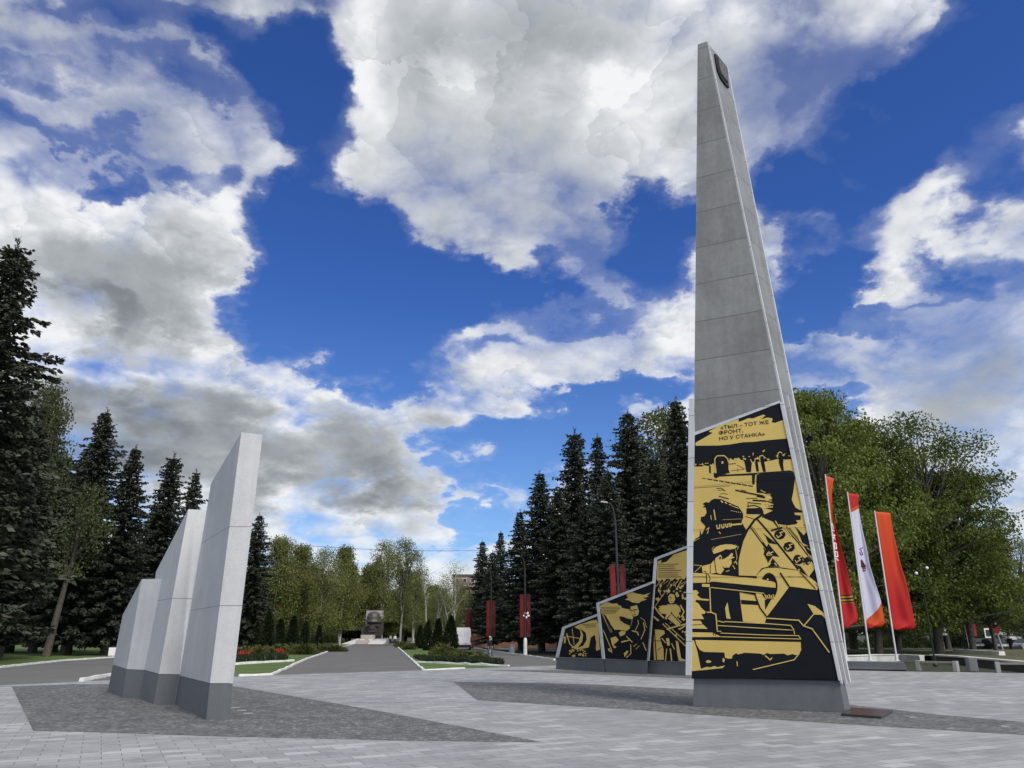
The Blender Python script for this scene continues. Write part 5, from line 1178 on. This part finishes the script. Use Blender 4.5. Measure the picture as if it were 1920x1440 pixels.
mb = MB(); mb.prism([pb[0], pb[1], pb[1] + Vector((.1, .55, 0)), pb[0] + Vector((.1, .55, 0))], (0, 0, .72)); tag(mb.build('concrete_bollard', CONCRETE, bevel=.02), 'square concrete block standing between the two benches', 'bollard')
w0, w1 = at(1750, 1238, 58), at(1960, 1262, 40)
W = [Vector((w0.x, 58, 0)), Vector((at(1800, 1240, 54).x, 54, 0)), Vector((at(1860, 1240, 48).x, 48, 0)), Vector((at(1920, 1240, 43.5).x, 43.5, 0)), Vector((at(2050, 1240, 36).x, 36, 0))]
lw = thing('retaining_wall', 'low dark retaining wall with a white coping, curving along the right side behind the benches', 'wall', W[2])
def ribbon(pts, w, z0, z1, name, mat, root):
    mb = MB()
    for a, c in zip(pts[:-1], pts[1:]):
        t = (c - a).normalized(); s = Vector((-t.y, t.x, 0)) * w
        mb.loft([a - s + Vector((0, 0, z0)), c - s + t * .02 + Vector((0, 0, z0)), c + s + t * .02 + Vector((0, 0, z0)), a + s + Vector((0, 0, z0))], [a - s + Vector((0, 0, z1)), c - s + t * .02 + Vector((0, 0, z1)), c + s + t * .02 + Vector((0, 0, z1)), a + s + Vector((0, 0, z1))])
    return mb.build(name, mat, root, world=True)
ribbon(W, .14, -.05, .42, 'wall_body', plain('dark_render', (.07, .07, .065), .8, .3, 1.5), lw); ribbon(W, .22, .425, .52, 'coping', WHITEWASH, lw)
sheet('lawn', [p + Vector((.15, .15, 0)) for p in W] + [Vector((70, 36, 0)), Vector((80, 84, 0)), Vector((w0.x + 1, 84, 0)), Vector((w0.x, 62, 0))], ground_mat('dry_lawn', (.04, .045, .015), (.075, .08, .028), (.11, .105, .045), .5, 7), .40)
strip('kerb', [Vector((at(1789, 1200, 66).x, 66, .40)), Vector((at(1830, 1200, 63).x, 63, .40)), Vector((at(1874, 1200, 60).x, 60, .40))], .5, .30, WHITEWASH, 0, .03, 21)
W2 = [Vector((at(px, 1230, Y).x, Y, 0)) for px, Y in ((1560, 57), (1608, 58), (1640, 60), (1690, 60), (1728, 57))]
pw = thing('parapet', 'low white parapet seen between the linden trunks behind the flag block', 'wall', W2[2])
ribbon(W2, .16, -.05, .40, 'wall_body', plain('pale_render', (.55, .56, .54), .8, .25, 1.5), pw); ribbon(W2, .20, .405, .48, 'coping', WHITEWASH, pw)

# ================================================================== plaque and ground lights
q = [(1577.7, 1343), (1652.7, 1348.5), (1674, 1336.5), (1592, 1331)]
P = [gnd(*x) for x in q]; mb = MB(); mb.prism([p + Vector((0, 0, .006)) for p in P], (0, 0, .06)); tag(mb.build('plaque', granite('brown_granite', (.028, .024, .022), (.065, .055, .05), .3, 90), bevel=.008), 'low slab of polished brown granite lying at the corner of the obelisk plinth', 'plaque')
def ground_light(p, lab, s=1.0):
    root = thing('ground_light', lab, 'ground light', p, .4, 'lights let into the setts')
    mb = MB(); mb.box((0, 0, .012), (.24, .13, .016)); mb.build('rim', GREY_PAINT, root, bevel=.004)
    mb = MB(); mb.box((0, 0, .022), (.17, .08, .006)); mb.build('lens', plain('frosted_lens', (.62, .64, .66), .25, .08) if 'lens' not in MATS else MATS['lens'], root); return root
MATS['lens'] = plain('frosted_lens', (.34, .36, .37), .25, .08)
gl_spots = [((441, 1328.3), 'ground light nearest the tall stele blade'), ((453, 1333), 'middle one of the three ground lights by the stele'), ((465, 1338.6), 'ground light farthest from the stele, nearest the viewer'), ((1210, 1309.5), 'ground light farthest left of the obelisk'), ((1236, 1315.5), 'ground light nearer the viewer, left of the obelisk'), ((1264, 1312), 'ground light close to the obelisk plinth on its left'), ((1709, 1346), 'ground light just right of the brown plaque'), ((1880, 1363), 'ground light far right of the obelisk, near the edge of the photo')]
gl0 = ground_light(gnd(*gl_spots[0][0], ), gl_spots[0][1])
for pp, lab in gl_spots[1:]: dup(gl0, gnd(*pp), .4, None, lab, 'lights let into the setts')
gl0.location.z = .002

# ================================================================== the far memorial: a soldier's head in a helmet
YM = 168.0; p = at(696, 1207, YM); m0 = Vector((p.x, YM, 0)); s = YM / 1442 * .951 * 1.0
mem = thing('memorial', 'dark stone head of a helmeted soldier at the end of the path', 'memorial', m0)
u = lambda px: (px - 696) * s; vz = lambda py: (1209 - py) * s
DST = granite('dark_carved_stone', (.03, .028, .028), (.075, .068, .066), .5, 8, .3)
mb = MB(); mb.box((u(694), 4.0, (vz(1149) - .1) / 2), (u(710) - u(678.5), 1.6, vz(1149) + .1)); mb.build('backing_slab', plain('pale_slab', (.36, .34, .32), .7, .2, .6), mem)
mb = MB(); hx = u(696.5); hw = (u(711) - u(684)) / 2
mb.lathe([(hw * 1.12, vz(1171)), (hw * 1.16, vz(1170)), (hw * 1.04, vz(1166)), (hw * .98, vz(1161)), (hw * .80, vz(1155.5)), (hw * .48, vz(1152)), (.05, vz(1151))], (hx, 1.2, 0), 20, sy=1.15); mb.build('helmet', DST, mem, smooth=False)
mb = MB(); mb.lathe([(hw * .72, vz(1195)), (hw * .86, vz(1189)), (hw * .95, vz(1180)), (hw * .92, vz(1171))], (hx, 1.2, 0), 16, sy=1.05)
mb.loft([(hx - .35, 1.2 - hw * .98, vz(1183)), (hx + .35, 1.2 - hw * .98, vz(1183)), (hx + .35, 1.2 - hw * 1.0, vz(1183) + .1), (hx - .35, 1.2 - hw, vz(1183) + .1)], [(hx - .18, 1.2 - hw * .95, vz(1173)), (hx + .18, 1.2 - hw * .95, vz(1173)), (hx + .18, 1.2 - hw * .6, vz(1173)), (hx - .18, 1.2 - hw * .6, vz(1173))])
mb.box((hx, 1.2 - hw * .86, vz(1187.5)), (1.5, .5, .22)); mb.box((hx - 1.0, 1.2 - hw * .86, vz(1176)), (1.0, .4, .3)); mb.box((hx + 1.0, 1.2 - hw * .86, vz(1176)), (1.0, .4, .3)); mb.build('face', DST, mem)
mb = MB(); mb.prism([(hx + 1.32 * hw * math.cos(a), 1.4, vz(1194) + (vz(1165) - vz(1194)) * (i / 6)) for i, a in enumerate([0.25, .2, .12, .05, 0, 0, 0])] + [(hx + hw * .8, 1.4, vz(1165)), (hx + hw * .8, 1.4, vz(1194))], (0, 1.2, 0)); mb.build('collar', DST, mem)
mb = MB(); mb.box((u(679), 2.2, (vz(1180)) / 2), (u(684) - u(674), 1.2, vz(1180))); mb.build('side_stone', plain('banded_grey_stone', (.10, .10, .10), .7, .4, 1.0), mem)
mb = MB(); mb.box((u(693.5), -2.6, vz(1193.5) / 2), (u(705.5) - u(681.5), 1.6, vz(1193.5))); mb.build('altar', plain('pink_granite', (.40, .35, .33), .6, .2, 1.0), mem)
mb = MB(); mb.loft([(u(659), -10, 0), (u(732), -10, 0), (u(727), 2, 0), (u(665), 2, 0)], [(u(661), -9.5, .12), (u(730), -9.5, .12), (u(726), 1.8, .95), (u(666), 1.8, .95)]); mb.build('platform', plain('pale_platform', (.52, .51, .50), .7, .12, .6), mem)
mb = MB(); st = []
for i in range(10):
    a = math.pi / 2 + i * math.pi / 5; r = 1.5 if i % 2 == 0 else .62; st.append((u(695) + r * math.cos(a), -6.5 + r * math.sin(a), .62))
mb.prism(st, (0, 0, .3)); mb.build('flame_star', plain('polished_star', (.55, .50, .46), .3, .1), mem)
mb = MB(); mb.box((u(695), -9.2, .35), (u(706) - u(684), 1.6, .7)); mb.build('step_block', plain('pink_step', (.46, .42, .40), .6, .15), mem)

# ================================================================== far walls and building
p = at(965, 1205, 118)
mb = MB(); mb.box((0, 0, .95), (15, .4, 1.9)); o = mb.build('brick_wall', brick_mat('red_brown_brick', (.20, .070, .045), (.27, .10, .065), (.18, .13, .11))); o.location = (p.x + .6, 118, 0); tag(o, 'long low red-brown brick wall behind the trunks of the right spruces', 'wall')
bld = thing('apartment_building', 'pale brick apartment building showing above the far birches beside the right spruces', 'building', (at(893, 1150, 300).x, 300, 0))
zt = at(880, 1079, 300).z; mb = MB(); mb.box((0, 6, zt / 2), (18, 12, zt)); mb.build('wall', brick_mat('pale_brown_brick', (.20, .15, .13), (.26, .20, .17), (.22, .2, .18)), bld)
mb = MB(); mb.box((0, 6, zt + .2), (18.6, 12.6, .5)); mb.build('roof', plain('roof_edge', (.14, .13, .125), .8, .2), bld)
for fl in range(int(zt // 3.2)):
    for cx in range(6):
        mb = MB(); mb.box((-7.5 + cx * 3, -.05, 2 + fl * 3.2), (1.5, .12, 1.5)); wf = mb.build('window', WHITE, bld); mb = MB(); mb.box((-7.5 + cx * 3, -.13, 2 + fl * 3.2), (1.25, .06, 1.25)); mb.build('pane', GLASS, wf)

# ================================================================== vehicles
def wheel(root, x, y, r, w, name='wheel'):
    mb = MB(); mb.tube([(x - w / 2, y, r), (x + w / 2, y, r)], r, 18); wo = mb.build(name, BLACK, root)
    mb = MB(); mb.tube([(x - w / 2 - .01, y, r), (x + w / 2 + .01, y, r)], r * .62, 14); mb.build('rim', STEEL, wo)
def van():
    p = gnd(868, 1217.5); p = at(868, 1217.5, 100); p.z = 0
    root = thing('van', 'white panel van seen from behind, parked beyond the right thujas', 'van', (p.x, 100, 0), .06)
    w, h, L = 2.0, 2.65, 5.6; wm = WHITE
    sec = lambda y, top, k=1.0: [(-w / 2 * k, y, .38), (-w / 2 * k, y, 1.3), (-w / 2 * .93 * k, y, top - .25), (-w / 2 * .80 * k, y, top), (w / 2 * .80 * k, y, top), (w / 2 * .93 * k, y, top - .25), (w / 2 * k, y, 1.3), (w / 2 * k, y, .38)]
    mb = MB()
    for a, b in ((sec(0, h, .985), sec(.12, h)), (sec(.12, h), sec(4.0, h)), (sec(4.0, h), sec(4.7, 1.75, .97)), (sec(4.7, 1.75, .97), sec(5.6, 1.15, .9))): mb.loft(a, b)
    mb.build('body', wm, root)
    mb = MB(); mb.box((0, -.05, .48), (w * .97, .16, .28)); mb.build('bumper', BLACK, root, bevel=.03)
    for sx in (-1, 1):
        mb = MB(); mb.prism([(sx * .02, -.012, .66), (sx * .90, -.012, .66), (sx * .86, -.012, 2.30), (sx * .74, -.012, 2.48), (sx * .02, -.012, 2.48)], (0, .03, 0)); d = mb.build('rear_door', wm, root)
        mb = MB(); mb.prism([(sx * .12, -.02, 1.62), (sx * .78, -.02, 1.62), (sx * .74, -.02, 2.2), (sx * .12, -.02, 2.2)], (0, .008, 0)); mb.build('door_panel', plain('blue_white_panel', (.70, .72, .75), .35, .05), d)
        mb = MB(); mb.box((sx * .95, -.02, 1.2), (.10, .06, .62)); mb.build('tail_light', DARKRED, root)
        for y in (1.0, 4.5): wheel(root, sx * (w / 2 - .12), y, .34, .22)
    mb = MB(); mb.box((.30, -.03, .80), (.52, .02, .12)); mb.build('number_plate', plain('plate', (.5, .55, .62), .5, .1), root)
van()
def car(lab, p, rz, col, k=1.0):
    root = thing('parked_car', lab, 'car', p, rz, None); root.scale = (k, k, k)
    m = plain('car_paint', col, .25, .05); prof = [(-2.1, .30), (-2.15, .62), (-2.0, .86), (-1.25, .93), (-.75, 1.38), (.55, 1.42), (1.35, .98), (2.0, .88), (2.15, .62), (2.1, .30)]
    mb = MB(); A = [(x, -.84, z) for x, z in prof]; B = [(x, .84, z) for x, z in prof]; mb.loft(A, B); mb.build('body', m, root, bevel=.06)
    for sy in (-1, 1):
        mb = MB(); mb.prism([(-1.05, sy * .846, .98), (-.68, sy * .846, 1.31), (.48, sy * .846, 1.34), (1.1, sy * .846, 1.0)], (0, sy * .006, 0)); mb.build('side_window', GLASS, root)
        for x in (-1.35, 1.35):
            mb = MB(); mb.tube([(x, sy * .70, .31), (x, sy * .87, .31)], .31, 16); wo = mb.build('wheel', BLACK, root); mb = MB(); mb.tube([(x, sy * .72, .31), (x, sy * .88, .31)], .19, 12); mb.build('rim', STEEL, wo)
        mb = MB(); mb.box((2.12, sy * .60, .70), (.08, .34, .14)); mb.build('headlight', WHITE, root)
        mb = MB(); mb.box((-2.12, sy * .62, .74), (.08, .28, .16)); mb.build('tail_light', DARKRED, root)
    mb = MB(); mb.prism([(.60, -.68, 1.405), (.60, .68, 1.405), (1.33, .74, 1.01), (1.33, -.74, 1.01)], (.012, 0, .02)); mb.build('windscreen', GLASS, root)
    mb = MB(); mb.prism([(-.80, -.66, 1.345), (-.80, .66, 1.345), (-1.24, .72, .965), (-1.24, -.72, .965)], (-.012, 0, .02)); mb.build('rear_window', GLASS, root)
    return root
def ax(px, Y, z=0.0): t = at(px, 1200, Y); return (t.x, Y, z)
car('silver hatchback at the right edge of the photo, on the street', ax(1928, 88), rad(-160), (.42, .45, .50))
car('dark car behind the raised lawn, left of the traffic sign', ax(1828, 92), rad(-100), (.03, .04, .045))
car('dark grey car behind the raised lawn, under the red sign', ax(1862, 90), rad(-95), (.07, .085, .085))
# signs, flags and a kiosk along the street
def small_flag(px, Y, ztop, col, lab, lean=0.0, grp='small flags by the street'):
    b = Vector(ax(px, Y)); root = thing('street_flag', lab, 'flag', b, 0, grp)
    mb = MB(); mb.tube([(0, 0, 0), (lean, 0, ztop)], .025, 5); mb.build('pole', MATS['whitepole'], root)
    mb = MB(); k = 6; w = .62
    for i in range(k):
        x0, x1 = w * i / k, w * (i + 1) / k; f0, f1 = .06 * math.sin(i * 1.4), .06 * math.sin((i + 1) * 1.4)
        mb.prism([(lean + x0, f0, ztop - .05), (lean + x1, f1, ztop - .10), (lean + x1, f1, ztop - 1.55), (lean + x0, f0, ztop - 1.5)], (0, .012, 0))
    mb.build('cloth', col, root); return root
for i, (px, zt_, c, lab) in enumerate([(1757, 3.3, DARKRED, 'small crimson street flag between the globe lamp and a leaning trunk'), (1763, 3.5, plain('crimson_cloth', (.26, .02, .06), .6, .15), 'small purple-red street flag second from the globe lamp'), (1769, 3.3, WHITE, 'small white street flag beside the leaning trunk'), (1815, 3.3, RED, 'small red street flag right of the leaning trunk'), (1820, 4.2, WHITE, 'small white street flag taller than the red ones beside it'), (1825, 3.2, plain('pinkish_red_cloth', (.45, .06, .07), .6, .15), 'small pinkish street flag next to the tall white one')]): small_flag(px, 84 + i * .7, zt_, c, lab, -.1)
b = Vector(ax(1878, 80)); ts = thing('traffic_sign', 'grey post with a red sign and a white framed board beside the street', 'traffic sign', b)
zz = lambda py: at(1870, py, 80).z
mb = MB(); mb.tube([(0, 0, 0), (-.45, 0, zz(1172))], [.10, .06], 8); mb.build('post', STEEL, ts)
mb = MB(); mb.box((-.62, -.08, zz(1181)), (1.0, .06, .7)); mb.build('red_plate', RED, ts); mb = MB(); mb.box((-1.2, -.06, zz(1187)), (.8, .06, .9)); wb = mb.build('board', WHITE, ts); mb = MB(); mb.box((-1.2, -.10, zz(1187)), (.58, .02, .62)); mb.build('board_face', plain('dark_green_face', (.03, .05, .04), .5, .2), wb)
mb = MB(); mb.lathe([(.28, zz(1174)), (.32, zz(1171)), (.05, zz(1163))], (-.45, 0, 0), 10); mb.build('cap', BLACK, ts)
b = Vector(ax(1903, 95)); ks_ = thing('kiosk', 'low dark kiosk with a white fascia at the far side of the street', 'kiosk', b)
zk = at(1903, 1200, 95).z; mb = MB(); mb.box((0, 1, zk / 2), (1.6, 2, zk)); mb.build('body', plain('dark_kiosk', (.03, .03, .032), .5, .2), ks_); mb = MB(); mb.box((0, 0, zk + .22), (1.5, .3, .36)); mb.build('fascia', WHITE, ks_)

# ================================================================== people
def skin(name, pts, edges, radii, mat, parent, sub=2):
    me = bpy.data.meshes.new(name + '_bones'); me.from_pydata(pts, edges, []); o = bpy.data.objects.new(name + '_bones', me); COL.objects.link(o)
    o.modifiers.new('skin', 'SKIN'); sv = me.skin_vertices[0].data
    for i, r in enumerate(radii): sv[i].radius = r if hasattr(r, '__len__') else (r, r)
    sv[0].use_root = True
    ss = o.modifiers.new('smooth', 'SUBSURF'); ss.levels = sub; ss.render_levels = sub
    bpy.context.view_layer.update(); dg = bpy.context.evaluated_depsgraph_get(); m2 = bpy.data.meshes.new_from_object(o.evaluated_get(dg)); m2.name = name
    bpy.data.objects.remove(o); m2.materials.clear(); m2.materials.append(mat); m2.polygons.foreach_set('use_smooth', [True] * len(m2.polygons))
    r = bpy.data.objects.new(name, m2); COL.objects.link(r); r.parent = parent; return r
SKIN = plain('skin', (.42, .26, .19), .55, .08)
def person(lab, p, rz, h, top, legs, hair, step=.16, grp=None):
    root = thing('person', lab, 'person', p, rz, grp); k = h / 1.75; root.scale = (k, k, k); s = step
    # body: pelvis, spine, neck, head, legs in mid-stride (facing -y), arms with hands
    P = [(0, 0, .95), (0, .01, 1.15), (0, .01, 1.36), (0, 0, 1.47), (0, -.01, 1.54), (0, -.02, 1.64), (0, -.01, 1.72),
         (.10, 0, .90), (.105, -s * .7, .50), (.105, -s * 1.1, .085), (.11, -s * 1.1 - .15, .035), (-.10, 0, .90), (-.105, s * .25, .50), (-.105, s * 1.2, .10), (-.11, s * 1.2 - .14, .035),
         (.19, .01, 1.42), (.24, s * .5, 1.15), (.25, s * .2 - .06, .90), (.25, s * .2 - .09, .81), (-.19, .01, 1.42), (-.24, -s * .3, 1.15), (-.25, -s * .6 - .03, .90), (-.25, -s * .6 - .06, .81)]
    E = [(0, 1), (1, 2), (2, 3), (3, 4), (4, 5), (5, 6), (0, 7), (7, 8), (8, 9), (9, 10), (0, 11), (11, 12), (12, 13), (13, 14), (2, 15), (15, 16), (16, 17), (17, 18), (2, 19), (19, 20), (20, 21), (21, 22)]
    R_ = [(.15, .11), (.145, .105), (.17, .11), .06, .055, (.085, .10), .07, .085, .058, .042, (.042, .03), .085, .058, .042, (.042, .03), .058, .045, .035, .028, .058, .045, .035, .028]
    skin('body', P, E, R_, SKIN, root)
    for sx, hp in ((1, P[18]), (-1, P[22])):
        f = [hp]; e = []; r = [.026]
        for j in range(4):
            a = len(f); y = hp[1] - .03 + j * .019; f += [(hp[0], y, hp[2] - .05), (hp[0] - sx * .008, y - .004, hp[2] - .085 - .006 * (j in (1, 2)))]; e += [(0, a), (a, a + 1)]; r += [.010, .008]
        a = len(f); f += [(hp[0] - sx * .012, hp[1] - .045, hp[2] - .03), (hp[0] - sx * .018, hp[1] - .055, hp[2] - .06)]; e += [(0, a), (a, a + 1)]; r += [.011, .009]
        skin('hand', f, e, r, SKIN, root, 1)
    skin('jacket', [(0, 0, .84), (0, 0, 1.0), (0, .01, 1.2), (0, .01, 1.38), (0, 0, 1.46), P[15], P[16], (P[17][0], P[17][1], .93), P[19], P[20], (P[21][0], P[21][1], .93)], [(0, 1), (1, 2), (2, 3), (3, 4), (3, 5), (5, 6), (6, 7), (3, 8), (8, 9), (9, 10)], [(.19, .14), (.19, .14), (.18, .13), (.19, .125), .075, .075, .06, .05, .075, .06, .05], top, root)
    skin('trousers', [(0, 0, .94), P[7], P[8], (P[9][0], P[9][1], .12), P[11], P[12], (P[13][0], P[13][1], .13)], [(0, 1), (1, 2), (2, 3), (0, 4), (4, 5), (5, 6)], [(.155, .12), .098, .072, .062, .098, .072, .062], legs, root)
    for a, b in ((9, 10), (13, 14)): skin('shoe', [(P[a][0], P[a][1] + .04, .045), (P[a][0], P[a][1] - .05, .05), (P[b][0], P[b][1] - .05, .038)], [(0, 1), (1, 2)], [(.045, .045), (.05, .05), (.042, .035)], BLACK, root, 1)
    skin('hair', [(0, .045, 1.60), (0, .03, 1.68), (0, -.02, 1.745)], [(0, 1), (1, 2)], [(.085, .06), (.098, .085), (.075, .075)], hair, root)
    mb = MB(); mb.loft([(-.012, -.115, 1.615), (.012, -.115, 1.615), (.012, -.10, 1.61), (-.012, -.10, 1.61)], [(-.006, -.105, 1.66), (.006, -.105, 1.66), (.006, -.095, 1.66), (-.006, -.095, 1.66)]); mb.build('nose', SKIN, root)
    for sx in (-1, 1): mb = MB(); mb.lathe([(.002, -.010), (.011, -.004), (.011, .004), (.002, .010)], (sx * .033, -.108, 1.665), 8); mb.build('eye', BLACK, root); mb = MB(); mb.box((sx * .088, .005, 1.645), (.018, .035, .06)); mb.build('ear', SKIN, root, bevel=.006)
    mb = MB(); mb.box((0, -.112, 1.585), (.045, .012, .010)); mb.build('mouth', plain('lips', (.30, .12, .10), .5, .1), root)
    return root
DARKCOAT = plain('black_jacket', (.012, .011, .012), .8, .2); JEANS = plain('grey_blue_trousers', (.07, .08, .10), .8, .2); HAIRW = plain('white_hair', (.55, .54, .52), .8, .15); HAIRD = plain('dark_hair', (.02, .016, .013), .7, .2)
person('white-haired person in a black jacket walking along the road behind the right bed', gnd(918.5, 1234.8), rad(35), 1.72, DARKCOAT, JEANS, HAIRW, .17)
person('pedestrian in dark clothes at the far right, near the street', ax(1893, 82, .0), rad(-60), 1.75, DARKCOAT, plain('dark_trousers', (.02, .02, .025), .8, .2), HAIRD, .14)
WT = plain('white_shirt', (.62, .62, .62), .8, .08)
person('person in a white top standing right of the far memorial, nearer the path', ax(740.5, 158), rad(20), 1.75, WT, plain('black_trousers', (.014, .014, .016), .8, .2), HAIRD, .03)
person('person in a white top farther back, right of the far memorial', ax(732, 164), rad(-30), 1.75, WT, plain('charcoal_trousers', (.025, .025, .028), .8, .2), HAIRD, .05)

# ================================================================== small things by the kerbs
b = gnd(960, 1224.8); mb = MB(); mb.lathe([(.26, 0), (.30, .05), (.33, .75), (.36, .80), (.36, .86), (.28, .86), (.26, .5)], b, 14); tag(mb.build('litter_bin', CONCRETE), 'small round concrete litter bin on the verge left of the starred banner post', 'litter bin')
b = gnd(209.5, 1230.5); ib = thing('board_stand', 'white board with a dark edge, half behind the lowest stele blade', 'board', b, .3)
hz = 16 * b.y / 1518; mb = MB(); mb.box((0, 0, hz * .52), (.62, .10, hz * .9)); mb.build('panel', WHITE, ib); mb = MB(); mb.box((-.36, .0, hz * .52), (.10, .16, hz)); mb.build('side_post', BLACK, ib); mb = MB(); mb.box((.36, .0, hz * .5), (.07, .16, hz)); mb.build('side_post', BLACK, ib)
